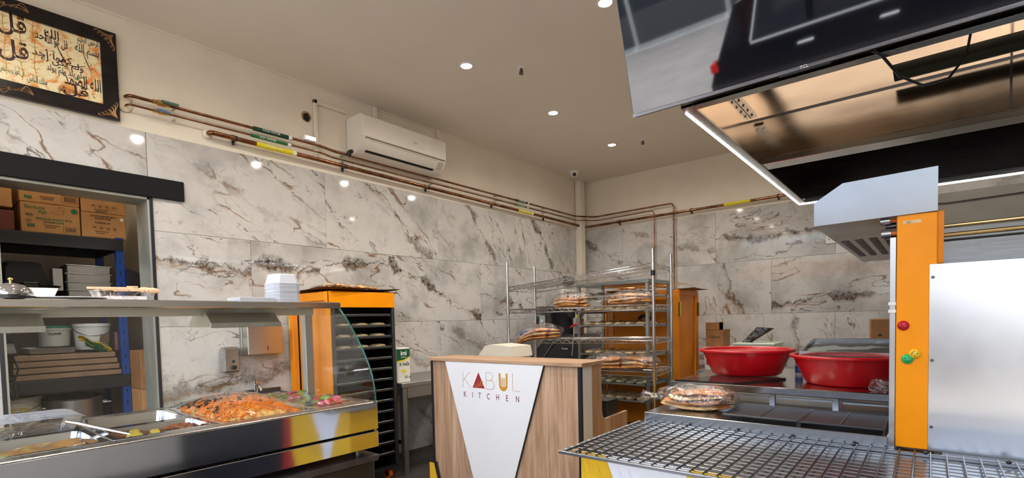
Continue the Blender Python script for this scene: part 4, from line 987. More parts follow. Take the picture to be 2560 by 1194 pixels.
for q in range(4):
    B().box((ux + 0.0195 + q * 0.0085, yl - 0.0004, 0.785), (ux + 0.0235 + q * 0.0085, yl + 0.0004, 0.842)).obj('fork_tine', LGOLD, lp_, w=False)
Lx = lx + 0.407
strokes('letter_l', [[(Lx, 0.876), (Lx, 0.769), (Lx + 0.058, 0.769)]], 0.0013, LTHIN)
for q, ch in enumerate('KITCHEN'):
    text(lp_, ch, (lx + 0.002 + (0, 0.073, 0.128, 0.197, 0.272, 0.350, 0.425)[q], yl, 0.703 - 0.0), 0.052, LMAR, '-y', 'letter_' + ch.lower(), w=False, sx=0.72)
# till box on the counter's inner worktop
t = thing('cash_box', 'plain black box standing on the low end of the reception counter', 'box', (2.17, -3.40, 0.573))
B().box((2.10, -3.47, 0.573), (2.232, -3.335, 0.684), 0.004).obj('case', BLACK, t)
B().box((2.096, -3.474, 0.684), (2.236, -3.331, 0.692), 0.003).obj('lid', BLACK, t)

# ================================================================== OVEN COUNTER WITH MESH (right foreground)
oc = thing('oven_counter', 'oven front counter with a steel top and yellow, white and red triangle panels', 'counter', (3.8, -4.2, 0.0))
CX0, CX1, CY0, CY1, CZ = 2.775, 5.30, -4.655, -2.75, 0.731
B().box((CX0 + 0.018, CY0 + 0.018, 0.0), (CX1, CY1, CZ - 0.02)).obj('body', P('counter_dark', rgb(44, 40, 38), 0.6), oc)
B().box((CX0, CY0, CZ - 0.012), (CX1, CY1, CZ), 0.001).obj('steel_top', steel('counter_steel', (0.34, 0.32, 0.30, 1), 0.22, stain=0.3), oc)
# front face: alternating triangles ; left side face: red, yellow, white, yellow
def tri_row(face, a0, a1, z0, z1, seq, slant):
    x = a0
    for k, (wt, wb, mat) in enumerate(seq):
        pass
zt_, zb_ = CZ - 0.012, 0.0
cuts = [(CX0, CX0), (2.868, 3.14), (3.155, 2.87 + 0.0)]
def face_y(poly, mat): B().prism(poly, 'y', CY0, CY0 + 0.018).obj('triangle_panel', mat, oc)
def face_x(poly, mat): B().prism(poly, 'x', CX0, CX0 + 0.018).obj('triangle_panel', mat, oc)
# front: yellow | white triangle (point down) | yellow | white ...
q = 0.36   # slope of the edges
face_y([(CX0, zt_), (2.872, zt_), (3.022, 0.33), (CX0, 0.33)], YELLOW_LAM)
face_y([(CX0, 0.33), (3.022, 0.33), (CX0, 0.0)], YELLOW_LAM)
face_y([(2.872, zt_), (3.17, zt_), (3.022, 0.33)], WHITE_LAM)
face_y([(3.17, zt_), (3.42, zt_), (3.36, 0.0), (CX0, 0.0), (3.022, 0.33)], YELLOW_LAM)
face_y([(3.42, zt_), (3.50, zt_), (3.56, 0.0), (3.36, 0.0)], RED_LAM)
face_y([(3.50, zt_), (CX1, zt_), (CX1, 0.0), (3.56, 0.0)], P('navy_laminate', rgb(26, 28, 38), 0.35, var=0.1))
face_x([(CY0 + 0.018, zt_), (CY1, zt_), (CY1, 0.0), (CY0 + 0.018, 0.0)], YELLOW_LAM)
# the wire mesh rack lying on it
MX0, MX1, MY0, MY1, MZ = 2.758, 5.25, -4.775, -4.150, 0.742
mr = thing('mesh_rack', 'long steel wire mesh cooling rack overhanging the oven counter', 'wire rack', (4.0, -4.45, CZ))
FLAT = steel('rack_frame_steel', (0.42, 0.45, 0.49, 1), 0.3)
WIRE = steel('rack_wire', (0.075, 0.08, 0.09, 1), 0.3)
for a_, b_ in (((MX0, MY0, MZ - 0.010), (MX1, MY0 + 0.014, MZ)), ((MX0, MY1 - 0.014, MZ - 0.010), (MX1, MY1, MZ)), ((MX0, MY0 + 0.014, MZ - 0.010), (MX0 + 0.014, MY1 - 0.014, MZ)), ((MX1 - 0.014, MY0 + 0.014, MZ - 0.010), (MX1, MY1 - 0.014, MZ))):
    B().box(a_, b_, 0.001).obj('frame_bar', FLAT, mr)
NW = 0.0385
w0 = B().cyl((0, MY0 + 0.005, 0), (0, MY1 - 0.005, 0), 0.0027, 6).obj('wire', WIRE, mr, True, w=False)
def place_wire(o, x, y, z):
    o.location = (x - OFF[mr.name][0], y - OFF[mr.name][1], z - OFF[mr.name][2])
place_wire(w0, MX0 + 0.03, 0, MZ + 0.0046)
xx = MX0 + 0.03 + NW
while xx < MX1 - 0.01:
    place_wire(inst(w0, 'wire', mr, (0, 0, 0)), xx, 0, MZ + 0.0046); xx += NW
w1 = B().cyl((MX0 + 0.005, 0, 0), (MX1 - 0.005, 0, 0), 0.0019, 6).obj('wire', FLAT, mr, True, w=False)
place_wire(w1, 0, MY0 + 0.035, MZ + 0.0)
yy = MY0 + 0.035 + NW
while yy < MY1 - 0.01:
    place_wire(inst(w1, 'wire', mr, (0, 0, 0)), 0, yy, MZ + 0.0); yy += NW
for k in range(11):
    x = MX0 + 0.22 + k * 0.19
    B().blob((x, MY1 - 0.012, MZ + 0.004), (0.007, 0.007, 0.006), 10, 6).obj('weld_knob', BLACKM, mr, True)
# the low steel sheet behind it
B().box((2.783, -4.143, CZ), (3.641, -3.63, 0.781), 0.002).solo('steel_bench', steel('bench_steel', (0.55, 0.54, 0.52, 1), 0.2, stain=0.12), 'low polished steel bench top behind the mesh rack', 'bench')
# black baking mesh trays on the sheet
def mesh_tray(x0, x1, y0, y1, z, lab):
    t = thing('mesh_tray', lab, 'tray', ((x0 + x1) / 2, (y0 + y1) / 2, z), group='black mesh trays on the steel bench')
    zz = z + 0.018
    for p, q_ in (((x0, y0), (x1, y0)), ((x0, y1), (x1, y1)), ((x0, y0), (x0, y1)), ((x1, y0), (x1, y1)), (((x0 + x1) / 2, y0), ((x0 + x1) / 2, y1))):
        B().cyl((p[0], p[1], zz), (q_[0], q_[1], zz), 0.0042, 8).obj('frame_bar', BLACKM, t, True)
    for cx_, cy_ in ((x0, y0), (x1, y0), (x0, y1), (x1, y1)):
        B().cyl((cx_, cy_, z), (cx_, cy_, zz), 0.004, 8).obj('foot', BLACKM, t, True)
    n_ = 62; m_ = 42; bb = B()
    for k in range(1, n_):
        x = x0 + (x1 - x0) * k / n_
        bb.box((x - 0.0011, y0, zz - 0.001), (x + 0.0011, y1, zz + 0.0008))
    for k in range(1, m_):
        y = y0 + (y1 - y0) * k / m_
        bb.box((x0, y - 0.0018, zz - 0.0008), (x1, y + 0.0018, zz + 0.001))
    tag(bb.obj('fine_mesh', BLACKM, t), kind='stuff')
mesh_tray(3.108, 3.372, -4.12, -3.835, 0.781, 'black fine mesh tray beside the bagged bread on the bench')
mesh_tray(3.380, 3.630, -4.125, -3.84, 0.781, 'black fine mesh tray nearest the orange post')
# raised table with the tubs
ut = thing('raised_table', 'raised steel table with a rolled front edge behind the mesh trays', 'table', (3.2, -3.2, 0.0))
B().box((2.72, -3.705, 0.832), (3.66, -2.80, 0.865), 0.003).obj('table_top', steel('table_steel', (0.48, 0.47, 0.46, 1), 0.16, stain=0.15), ut)
for x, y in ((2.80, -3.66), (3.189, -3.66), (3.436, -3.66)):
    B().box((x - 0.011, y - 0.011, 0.781), (x + 0.011, y + 0.011, 0.832)).obj('leg', GALV, ut)
for x, y in ((2.76, -2.84), (3.6, -2.84)):
    B().box((x - 0.012, y - 0.012, CZ), (x + 0.012, y + 0.012, 0.832)).obj('leg', GALV, ut)
for x0_, x1_, z_ in ((3.01, 3.17, 0.806), (3.21, 3.42, 0.806), (3.46, 3.64, 0.803)):
    B().box((x0_, -3.645, z_), (x1_, -3.635, z_ + 0.008)).obj('tie_bar', GALV, ut)
B().cyl((3.43, -3.62, 0.817), (3.62, -3.60, 0.800), 0.004, 8).obj('tie_bar', GALV, ut)
B().prism([(2.743, -3.695), (2.86, -3.446), (3.19, -3.385), (3.03, -3.70)], 'z', 0.865, 0.874).solo('dark_board', P('dark_board', (0.02, 0.019, 0.019, 1), 0.18, var=0.3), 'thin dark board lying under the left red tub', 'board')
# red tubs
REDP = P('red_plastic', rgb(186, 10, 20), 0.3, var=0.10, vsc=5.0, rvar=0.02)
def tub(c, z, r, h_, lab):
    t = thing('red_tub', lab, 'tub', (c[0], c[1], z), group='red plastic tubs')
    r0 = r * 0.72
    prof = [(0.0, 0.0), (r0 * 0.93, 0.0), (r0, 0.008), (r0 + (r * .93 - r0) * .5, h_ * .5), (r * 0.93, h_ - 0.012), (r * 0.935, h_ - 0.006)]
    inn = [(r * 0.915, h_ - 0.006), (r * 0.905, h_ - 0.014), (r0 + (r * .905 - r0) * .5, h_ * .5), (r0 * 0.97, 0.012), (r0 * 0.9, 0.005), (0.0, 0.005)]
    B().lathe(prof + [(r * 0.935, h_ - 0.002)] + inn, n=56).obj('bowl', REDP, t, True, w=False, angle=50)
    B().lathe([(r * 0.925, h_ - 0.012), (r * 0.985, h_ - 0.013), (r, h_ - 0.007), (r * 0.99, h_), (r * 0.955, h_ + 0.002), (r * 0.915, h_ - 0.004), (r * 0.925, h_ - 0.012)], n=56).obj('rim', REDP, t, True, w=False, angle=60)
    return t
tub((2.970, -3.262), 0.874, 0.240, 0.135, 'red plastic tub standing on the dark board at the left')
tub((3.452, -3.410), 0.865, 0.240, 0.135, 'red plastic tub with a metal tray lying across its rim')
t = thing('baking_tray', 'greasy metal baking tray lying across the right red tub', 'tray', (3.43, -3.38, 0.995))
Mt = Matrix.Translation((3.47, -3.355, 1.024)) @ Matrix.Rotation(math.radians(7), 4, 'X')
B().box((-0.19, -0.19, 0.0), (0.22, 0.17, 0.003), M=Mt).obj('tray_floor', P('tray_grey', rgb(134, 140, 136), 0.42, metal=0.3, spots=rgb(52, 52, 50), spot_sc=7.0, spot_amt=0.47), t)
for a_, b_ in (((-0.195, 0.165, 0), (0.225, 0.175, 0.02)), ((-0.195, -0.195, 0), (0.225, -0.185, 0.02)), ((-0.195, -0.185, 0), (-0.185, 0.165, 0.02)), ((0.215, -0.185, 0), (0.225, 0.165, 0.02))):
    B().box(a_, b_, 0.002, M=Mt).obj('tray_edge', STEEL, t)
t = thing('spray_can', 'slim spray can standing behind the two red tubs', 'spray can', (3.204, -3.135, 0.865))
B().lathe([(0.0, 0.0), (0.019, 0.0), (0.019, 0.10), (0.0, 0.10)], n=20).obj('can_body', P('can_white', rgb(222, 216, 208), 0.3), t, True, w=False)
B().lathe([(0.0194, 0.012), (0.0194, 0.05)], n=20).obj('can_label', P('can_blue', rgb(60, 110, 180), 0.35), t, True, w=False)
B().lathe([(0.0, 0.10), (0.017, 0.10), (0.012, 0.114), (0.006, 0.116), (0.006, 0.128), (0.0, 0.128)], n=16).obj('nozzle', STEEL_DULL, t, True, w=False)
def crumple(c, r, name, lab, cat, mat, seed=0):
    rr_2 = random.Random(seed); ks = [(rr_2.uniform(3, 9), rr_2.uniform(3, 9), rr_2.uniform(3, 9), rr_2.uniform(0, 6)) for _ in range(5)]
    return B().blob(c, r, 22, 14, fn=lambda d: 1 + sum(0.07 * math.sin(a * d.x + b_ * d.y + g * d.z + p_) for a, b_, g, p_ in ks)).solo(name, mat, lab, cat)
BAGF = film('bag_film', (1, 1, 1, 1), 0.55, 1.0, 24.0, 0.14)
crumple((3.59, -3.655, 0.892), (0.036, 0.03, 0.027), 'plastic_ball', 'crumpled ball of clear plastic beside the right red tub', 'plastic', film('crumple_film', (0.9, 0.9, 0.9, 1), 0.5, 1.0, 40.0, 0.1), 5)

# ================================================================== THE OVEN: post, cover box, front panel
ov = thing('bread_oven', 'large bread oven with an orange post and bright stainless front panel', 'oven', (4.3, -3.3, CZ))
OY = -4.10
B().box((3.659, OY, 0.743), (3.762, OY + 0.10, 1.508), 0.002).obj('orange_post', ORANGE, ov)
B().box((3.762, OY + 0.03, 1.345), (3.778, OY + 0.12, 1.512), 0.001).obj('orange_fin', ORANGE, ov)
B().box((3.640, OY + 0.012, 0.731), (3.657, OY + 0.05, 1.44), 0.001).obj('post_channel', ALU, ov)
B().box((3.637, OY + 0.008, 1.215), (3.658, OY + 0.03, 1.225)).box((3.637, OY + 0.008, 1.19), (3.658, OY + 0.03, 1.20)).obj('channel_clamp', WHITEP, ov)
B().box((3.743, OY - 0.004, 0.742), (5.20, OY - 0.0005, 1.342), 0.0008).obj('front_panel', steel('panel_steel', (0.93, 0.93, 0.93, 1), 0.24, wave=0.16, wsc=1.5, brush=(1, 1, 1), scr=0.03), ov)
for z in (0.82, 1.035, 1.30):
    B().cyl((3.752, OY - 0.004, z), (3.752, OY - 0.008, z), 0.005, 10).obj('panel_screw', STEEL_DARK, ov, True)
B().box((3.78, OY + 0.002, CZ), (5.20, OY + 1.72, 1.335)).obj('oven_body', STEEL_DULL, ov)
cvb = B().prism([(3.422, 1.503), (3.422, 1.585), (3.508, 1.640), (3.762, 1.648), (3.762, 1.509)], 'y', OY - 0.006, -2.36).obj('burner_cover', steel('cover_steel', (0.285, 0.27, 0.255, 1), 0.24, wave=0.16, wsc=2.5, brush=(1, 1, 1), scr=0.03), ov)
for k in range(4):
    for j in range(15):
        y_ = -3.55 + j * 0.055; x_ = 3.455 + k * 0.05
        if j == 0 and k == 0: sl0 = B().box((-0.015, -0.011, 0.0), (0.015, 0.011, 0.002)).obj('vent_slot', BLACK, cvb, w=False); o_ = sl0
        else: o_ = inst(sl0, 'vent_slot', cvb, (0, 0, 0))
        o_.location = (x_ - OFF[ov.name][0], y_ - OFF[ov.name][1], 1.5015 + 0.0177 * (x_ - 3.422) - OFF[ov.name][2])
for x, z in ((3.625, 1.498), (3.628, 1.455)):
    k = B().cyl((x + 0.035, OY + 0.03, z), (x + 0.012, OY + 0.03, z), 0.006, 10).obj('gas_tap', P('tap_orange', rgb(214, 110, 30), 0.4), ov, True)
    B().cyl((x + 0.014, OY + 0.03, z), (x - 0.012, OY + 0.03, z), 0.0125, 16).obj('tap_knob', CHROME, k, True)
    B().cyl((x + 0.03, OY + 0.06, z - 0.014), (x + 0.0, OY + 0.06, z - 0.014), 0.010, 12).obj('tap_nut', STEEL_DARK, k, True)
B().cyl((3.70, -4.06, 1.462), (5.1, -4.08, 1.472), 0.006, 10).obj('burner_pipe', BRASS, ov, True)
B().cyl((3.70, -4.00, 1.440), (5.1, -4.01, 1.452), 0.0075, 10).obj('burner_pipe', BRASS, ov, True)
B().cyl((3.70, -3.95, 1.428), (5.1, -3.96, 1.440), 0.004, 8).obj('burner_hose', BLACK, ov, True)
B().box((3.60, -2.40, 1.335), (5.2, -2.38, 1.655), 0.001).obj('rear_plate', STEEL_DULL, ov)
B().box((3.70, -2.41, 1.345), (3.80, -2.402, 1.43)).obj('plate_cutout', P('cutout_dark', rgb(70, 62, 40), 0.7), ov)
tp = B().box((3.675, OY - 0.0008, 1.478), (3.722, OY - 0.0002, 1.488)).obj('torn_label', P('torn_paper', rgb(226, 190, 140), 0.7, var=0.2, vsc=40), ov)
text(tp, 'IZO', (3.684, OY - 0.0012, 1.480), 0.007, BLACK, '-y')
# smiley magnets on the post
def smiley(x, z, col, rot, lab):
    t = thing('smiley_magnet', lab, 'magnet', (x, OY - 0.001, z), group='smiley magnets on the orange post')
    t.rotation_euler = (0, rot, 0); t.scale = (1.3, 1.3, 1.3); OFF[t.name] = (0, 0, 0)
    Rx = Matrix.Rotation(PI / 2, 4, 'X')
    B().lathe([(0.0, 0.007), (0.008, 0.0062), (0.0115, 0.0035), (0.0125, 0.0), (0.0, 0.0)], n=28, M=Rx).obj('disc', P('magnet_' + lab.split()[0], col, 0.12), t, True, w=False, angle=70)
    for sx in (-1, 1): B().blob((sx * 0.004, -0.0066, 0.0035), (0.0011, 0.0008, 0.002), 8, 5).obj('eye', BLACK, t, True, w=False)
    B().tube([(0.0068 * math.cos(a), -0.0058 if abs(math.cos(a)) > .8 else -0.0066, 0.001 + 0.0068 * math.sin(a)) for a in [PI + 0.3 + k * (PI - 0.6) / 8 for k in range(9)]], 0.0007, 5).obj('mouth', BLACK, t, True, w=False)
smiley(3.678, 1.147, rgb(190, 16, 30), 0.05, 'red smiley magnet alone on the upper part of the orange post')
smiley(3.689, 1.037, rgb(30, 176, 96), -0.2, 'green smiley magnet overlapping the yellow one on the post')
smiley(3.708, 1.055, rgb(238, 190, 30), 2.2, 'yellow smiley magnet on the orange post, turned sideways')
# steel splash sheet on the back wall
t = thing('splash_sheet', 'grey metal splash sheet screwed to the back wall behind the oven', 'metal sheet', (4.4, 0.0, 0.9))
B().box((3.62, -0.010, 0.9), (5.5, -0.002, 2.265), 0.001).obj('sheet', P('grey_sheet', rgb(150, 146, 138), 0.45, metal=0.4, var=0.08, vsc=3.0, spots=rgb(70, 64, 58), spot_sc=7.0, spot_amt=0.72), t)
B().tube([(3.60, -0.02, 2.20), (3.72, -0.02, 2.185), (3.85, -0.02, 2.17), (4.6, -0.02, 2.19), (5.4, -0.02, 2.205)], 0.004, 6).solo('black_cable', BLACK, 'thin black cable strung across the grey splash sheet', 'cable')

# ================================================================== EXTRACTION HOOD
hd = thing('extraction_hood', 'large stainless extraction hood with a light strip along its lower rim', 'hood', (4.1, -3.1, 2.0))
HX0, HX1, HY0, HY1, HZ, HT = 2.985, 5.35, -4.215, -1.885, 2.0, 2.62
HYM = -3.13
B().box((HX0, HY0, HZ + 0.002), (HX0 + 0.002, HY1, HT)).obj('side_wall', STEEL_HOOD, hd)
B().box((HX1 - 0.002, HY0, HZ + 0.002), (HX1, HY1, HT)).obj('side_wall', STEEL_HOOD, hd)
B().box((HX0, HY0, HZ + 0.002), (HX1, HY0 + 0.002, HT)).obj('front_wall', STEEL_HOOD, hd)
B().box((HX0, HY1 - 0.05, HZ + 0.03), (HX1, HY1 - 0.048, HT)).obj('rear_wall', steel('hood_dark', (0.50, 0.51, 0.56, 1), 0.16, wave=0.12, wsc=1.5), hd)
B().box((HX0 + 0.002, HY0 + 0.002, 2.262), (3.607, HYM, 2.266)).box((3.607, HY0 + 0.002, 2.262), (HX1 - 0.002, -3.40, 2.266)).box((3.607, -3.19, 2.262), (HX1 - 0.002, HYM, 2.266)).obj('inner_ceiling', STEEL_HOOD, hd)
B().box((3.607, -3.40, 2.30), (HX1 - 0.01, -3.19, 2.31)).box((3.600, -3.40, 2.266), (3.607, -3.19, 2.31)).box((3.607, -3.405, 2.266), (HX1 - 0.01, -3.40, 2.31)).box((3.607, -3.19, 2.266), (HX1 - 0.01, -3.185, 2.31)).obj('exhaust_slot', P('slot_olive', rgb(74, 74, 60), 0.5, metal=0.4), hd)
B().box((HX0 + 0.002, HYM, 2.04), (HX1 - 0.002, HYM + 0.004, 2.266)).obj('baffle_wall', STEEL_HOOD, hd)
B().box((HX0 + 0.002, HYM - 0.03, 2.006), (HX1 - 0.002, HYM + 0.10, 2.04), 0.002).obj('grease_gutter', steel('gutter_steel', (0.72, 0.71, 0.69, 1), 0.18), hd)
B().box((HX0 + 0.002, HYM + 0.004, 2.50), (HX1 - 0.002, HY1 - 0.05, 2.505)).obj('rear_bay_ceiling', STEEL_HOOD, hd)
for a_, b_ in (((HX0, HY0, HZ), (HX0 + 0.045, HY1, HZ + 0.012)), ((HX1 - 0.045, HY0, HZ), (HX1, HY1, HZ + 0.012)), ((HX0 + 0.045, HY1 - 0.055, HZ), (HX1 - 0.045, HY1, HZ + 0.03)), ((HX0 + 0.045, HY0, HZ), (HX1 - 0.045, HY0 + 0.045, HZ + 0.012))):
    B().box(a_, b_, 0.001).obj('rim', STEEL, hd)
LED = P('led_strip', (1, 1, 1, 1), 0.4, emit=(0.93, 0.97, 1.0, 1), estr=9.0)
B().box((HX0 - 0.003, HY0 + 0.05, HZ - 0.004), (HX0 + 0.005, HY1 + 0.004, HZ + 0.0), 0.001).obj('light_strip', LED, hd)
B().box((HX0 + 0.005, HY1 - 0.004, HZ - 0.004), (HX1, HY1 + 0.004, HZ + 0.0), 0.001).obj('light_strip', LED, hd)
for k in range(7):
    x = HX0 + 0.30 + 0.36 * k
    B().box((x - 0.004, HYM - 0.003, 2.04), (x + 0.004, HYM + 0.0, 2.262)).obj('seam_strip', STEEL_DARK, hd) if k in (2, 5) else None
B().box((HX0 + 0.002, HYM - 0.006, 2.256), (HX1 - 0.002, HYM, 2.2625)).obj('corner_bead', STEEL_DARK, hd)
for y0_, y1_ in ((-3.95, -3.2),):
    B().box((HX0 + 0.004, y0_, 2.252), (HX0 + 0.03, y1_, 2.2615)).obj('mounting_angle', STEEL, hd)
    for j in range(9): B().cyl((HX0 + 0.018, y0_ + 0.05 + j * 0.08, 2.252), (HX0 + 0.018, y0_ + 0.05 + j * 0.08, 2.246), 0.005, 8).obj('rivet', STEEL_DARK, hd)
# hangers to the slab
for x, y in ((3.1, -4.1), (3.1, -2.0), (5.2, -4.1), (5.2, -2.0)):
    B().cyl((x, y, HT), (x, y, ZC - 0.001), 0.006, 8).obj('hanger_rod', STEEL_DARK, hd)
B().box((HX0, HY0, HT), (HX1, HY1, HT + 0.004)).obj('top_plate', STEEL_DULL, hd)
# ---- television on the front of the hood
tv = thing('television', 'large black flat television tilted down on the front of the hood', 'television', (3.42, -4.285, 1.985))
tl = math.atan2(0.131, 0.401)
Mv = Matrix.Translation((3.42, -4.268, 1.998)) @ Matrix.Rotation(tl, 4, 'X')
TWH, TH = 0.606, 0.70
def vm(a_, b_, nm, mat, ch=0.001, par=None): return B().box(a_, b_, ch, M=Mv).obj(nm, mat, par or tv)
SCR = P('screen_glass', (0.006, 0.006, 0.008, 1), 0.03, spec=0.5, ior=2.8)
vm((-TWH, -0.012, 0.0), (TWH, 0.028, TH), 'casing', BLACK, 0.004)
vm((-TWH + 0.004, -0.0135, 0.012), (TWH - 0.004, -0.0118, TH - 0.006), 'screen', SCR, 0.0)
vm((-TWH, -0.0145, 0.0), (TWH, -0.0115, 0.011), 'bottom_bezel', steel('bezel_steel', (0.30, 0.30, 0.32, 1), 0.25), 0.0005)
vm((-0.075, -0.018, -0.007), (0.075, 0.0, 0.0005), 'sensor_bar', BLACK, 0.002)
o = text(tv, 'TCL', (0, 0, 0), 0.014, INKW, '-y', 'brand_lettering', align='CENTER', w=False, ext=0.0002)
_mm = Matrix.Translation((-3.42, 4.285, -1.985)) @ Mv @ Matrix.Translation((0, -0.0152, 0.0015)) @ Matrix.Rotation(PI / 2, 4, 'X')
o.matrix_local = _mm
for s in (-0.25, 0.25):
    B().box((3.42 + s - 0.03, -4.30, 2.30), (3.42 + s + 0.03, -4.20, 2.36)).obj('wall_bracket', BLACKM, tv)
B().tube([(3.60, -4.262, 1.998), (3.62, -4.20, 2.00), (3.66, -4.05, 1.975), (3.72, -3.9, 1.975), (3.79, -3.75, 2.03), (3.84, -3.68, 2.12), (3.86, -3.66, 2.262)], 0.0045, 8).solo('television_cable', BLACK, 'black cable hanging in a loop below the television into the hood', 'cable', smooth=True)

# ================================================================== ORANGE TRAY CABINET against the left wall
DOUGH = P('dough', rgb(222, 196, 150), 0.55, var=0.12, vsc=14, bump=0.2, bsc=60)
NAAN = P('naan_crust', rgb(198, 134, 72), 0.6, var=0.38, vsc=16.0, bump=0.5, bsc=34, bdist=0.012, spots=rgb(112, 58, 22), spot_sc=13.0, spot_amt=0.6)
NAANP = P('naan_pale', rgb(226, 190, 138), 0.6, var=0.25, vsc=14.0, bump=0.4, bsc=34, bdist=0.01, spots=rgb(168, 100, 48), spot_sc=12.0, spot_amt=0.58)
TRAYM = steel('dark_tray', (0.17, 0.18, 0.18, 1), 0.35)
def lump(seed):
    r_ = random.Random(seed); ks = [(r_.uniform(2, 6), r_.uniform(2, 6), r_.uniform(2, 6), r_.uniform(0, 6)) for _ in range(4)]
    return lambda d: 1 + sum(0.03 * math.sin(a * d.x + b_ * d.y + g * d.z + p_) for a, b_, g, p_ in ks)
def naan(loc, L_, W_, H_, rot, label, mat, group, bend_=0.0, seed=1, tilt=0.0):
    """a flat oval loaf with scored waves; bend_ lets the ends hang"""
    bb = B().blob((0, 0, 0), (1, 1, 1), 26, 12, fn=lump(seed))
    vs = []
    for x, y, z in bb.v:
        k = max(-1, min(1, x)); sx = math.copysign(abs(k) ** 0.8, k)
        zz = z * H_ / 2 * (1 + 0.12 * math.sin(x * 9 + seed)) + 0.05 * H_ * math.sin(9 * y + seed)
        X = sx * L_ / 2; Y = y * W_ / 2
        zz += bend_ * max(0.0, -sx) ** 2 * L_ + 0.006 * math.sin(3 * sx + seed)
        vs.append((X, Y, zz + X * tilt))
    mn = min(v[2] for v in vs)
    bb.v = [(v[0], v[1], v[2] - (mn if bend_ == 0 else -H_ / 2)) for v in vs]
    o = bb.obj('naan_bread', mat, None, True, angle=80)
    o.location = loc; o.rotation_euler = (0, 0, rot)
    return tag(o, label, 'bread', group)
def bag(loc, L_, W_, H_, rot, label, bend_=0.0, seed=1, mat=None):
    """a loose clear bag: lumpy body and a gathered, flaring neck"""
    t = thing('plastic_bag', label, 'bag', loc, rot if rot else 0.0001, group='clear bread bags')
    bb = B().blob((0, 0, 0), (1, 1, 1), 30, 18, fn=lump(seed + 40)); vs = []
    for x, y, z in bb.v:
        sx = math.copysign(abs(max(-1, min(1, x))) ** 0.7, x)
        X = sx * L_ / 2 + 0.006 * math.sin(11 * y + 7 * z); Y = y * W_ / 2 * (1 + 0.05 * math.sin(13 * sx + seed)); Z = z * H_ / 2 * (1 + 0.08 * math.sin(9 * sx + 6 * y + seed))
        vs.append((X, Y, Z + H_ / 2 + bend_ * max(0.0, -sx) ** 2 * L_))
    bb.v = vs
    bb.obj('bag_body', mat or BAGF, t, True, w=False, angle=80)
    def neck(u, v):
        a = 2 * PI * v; rr_3 = (0.35 - 0.55 * u + 0.75 * u * u)
        fl = 1 + 0.25 * math.sin(7 * a + seed) * u
        return (-L_ / 2 - 0.085 * u + 0.02, W_ * 0.5 * rr_3 * math.cos(a) * fl, H_ * 0.5 + H_ * 0.45 * rr_3 * math.sin(a) * fl + bend_ * L_ * (1 + 0.5 * u) - (0.0 if bend_ else 0.01 * u))
    B().grid(neck, 8, 26).obj('gathered_neck', mat or BAGF, t, True, w=False, angle=80)
    return t

def tray_cabinet():
    t = thing('tray_cabinet', 'open orange tray cabinet full of dark trays against the marble wall', 'cabinet', (0.3, -4.03, 0.0))
    X0, X1, Y0_, Y1_, Z0, Z1 = 0.03, 0.585, -4.298, -3.762, 0.10, 1.418
    B().box((X0, Y0_, Z0), (X1 - 0.004, Y0_ + 0.02, Z1 - 0.02), 0.001).obj('side_panel', ORANGE_D, t)
    B().box((X1 - 0.004, Y0_ - 0.0, Z0), (X1, Y0_ + 0.03, 1.308)).obj('front_edge', STEEL_DARK, t)
    B().box((X0, Y1_ - 0.02, Z0), (X1, Y1_, Z1 - 0.02), 0.001).obj('side_panel', STEEL_DARK, t)
    for a_, b_ in (((X0, Z0), (X0 + 0.05, Z1)), ((X1 - 0.05, Z0), (X1, Z1)), ((X0 + 0.05, Z1 - 0.06), (X1 - 0.05, Z1)), ((X0 + 0.05, Z0), (X1 - 0.05, Z0 + 0.06))):
        B().box((a_[0], Y0_ - 0.012, a_[1]), (b_[0], Y0_, b_[1]), 0.001).obj('side_frame', ORANGE, t)
    B().box((X0, Y0_, Z1 - 0.02), (X1, Y1_, Z1), 0.001).obj('top_panel', ORANGE_D, t)
    B().box((X1 - 0.012, Y0_ - 0.012, 1.308), (X1 + 0.004, Y1_, Z1), 0.001).obj('head_panel', ORANGE, t)
    B().box((X0, Y0_ + 0.02, Z0), (X0 + 0.004, Y1_ - 0.02, Z1 - 0.02)).obj('back_panel', STEEL_DARK, t)
    B().box((X0, Y0_, Z0 - 0.01), (X1, Y1_, Z0 + 0.004)).obj('floor_panel', STEEL_DARK, t)
    for y in (Y0_ + 0.012, Y1_ - 0.012):
        for x in (X1 - 0.02, X0 + 0.12):
            B().box((x - 0.012, y - 0.012, Z0), (x + 0.012, y + 0.012, 1.308)).obj('upright', STEEL_DARK, t)
    for x in (X1 - 0.06, X0 + 0.06):
        for y in (Y0_ + 0.06, Y1_ - 0.06):
            k = B().cyl((x, y - 0.012, 0.04), (x, y + 0.012, 0.04), 0.04, 20).obj('caster_wheel', P('caster_orange', rgb(214, 96, 24), 0.4), t, True)
            B().cyl((x, y - 0.014, 0.04), (x, y + 0.014, 0.04), 0.022, 16).box((x - 0.012, y - 0.018, 0.04), (x + 0.012, y + 0.018, 0.092)).obj('caster_fork', STEEL_DARK, k)
    B().cyl((0.30, Y0_ - 0.013, 0.72), (0.30, Y0_ - 0.03, 0.72), 0.016, 14).obj('latch', CHROME, t, True)
    B().box((0.035, Y0_ - 0.014, 1.16), (0.05, Y0_ - 0.010, 1.24)).obj('hinge', YEL, t)
    return t
tray_cabinet()
GT = 'dark trays in the orange cabinet'
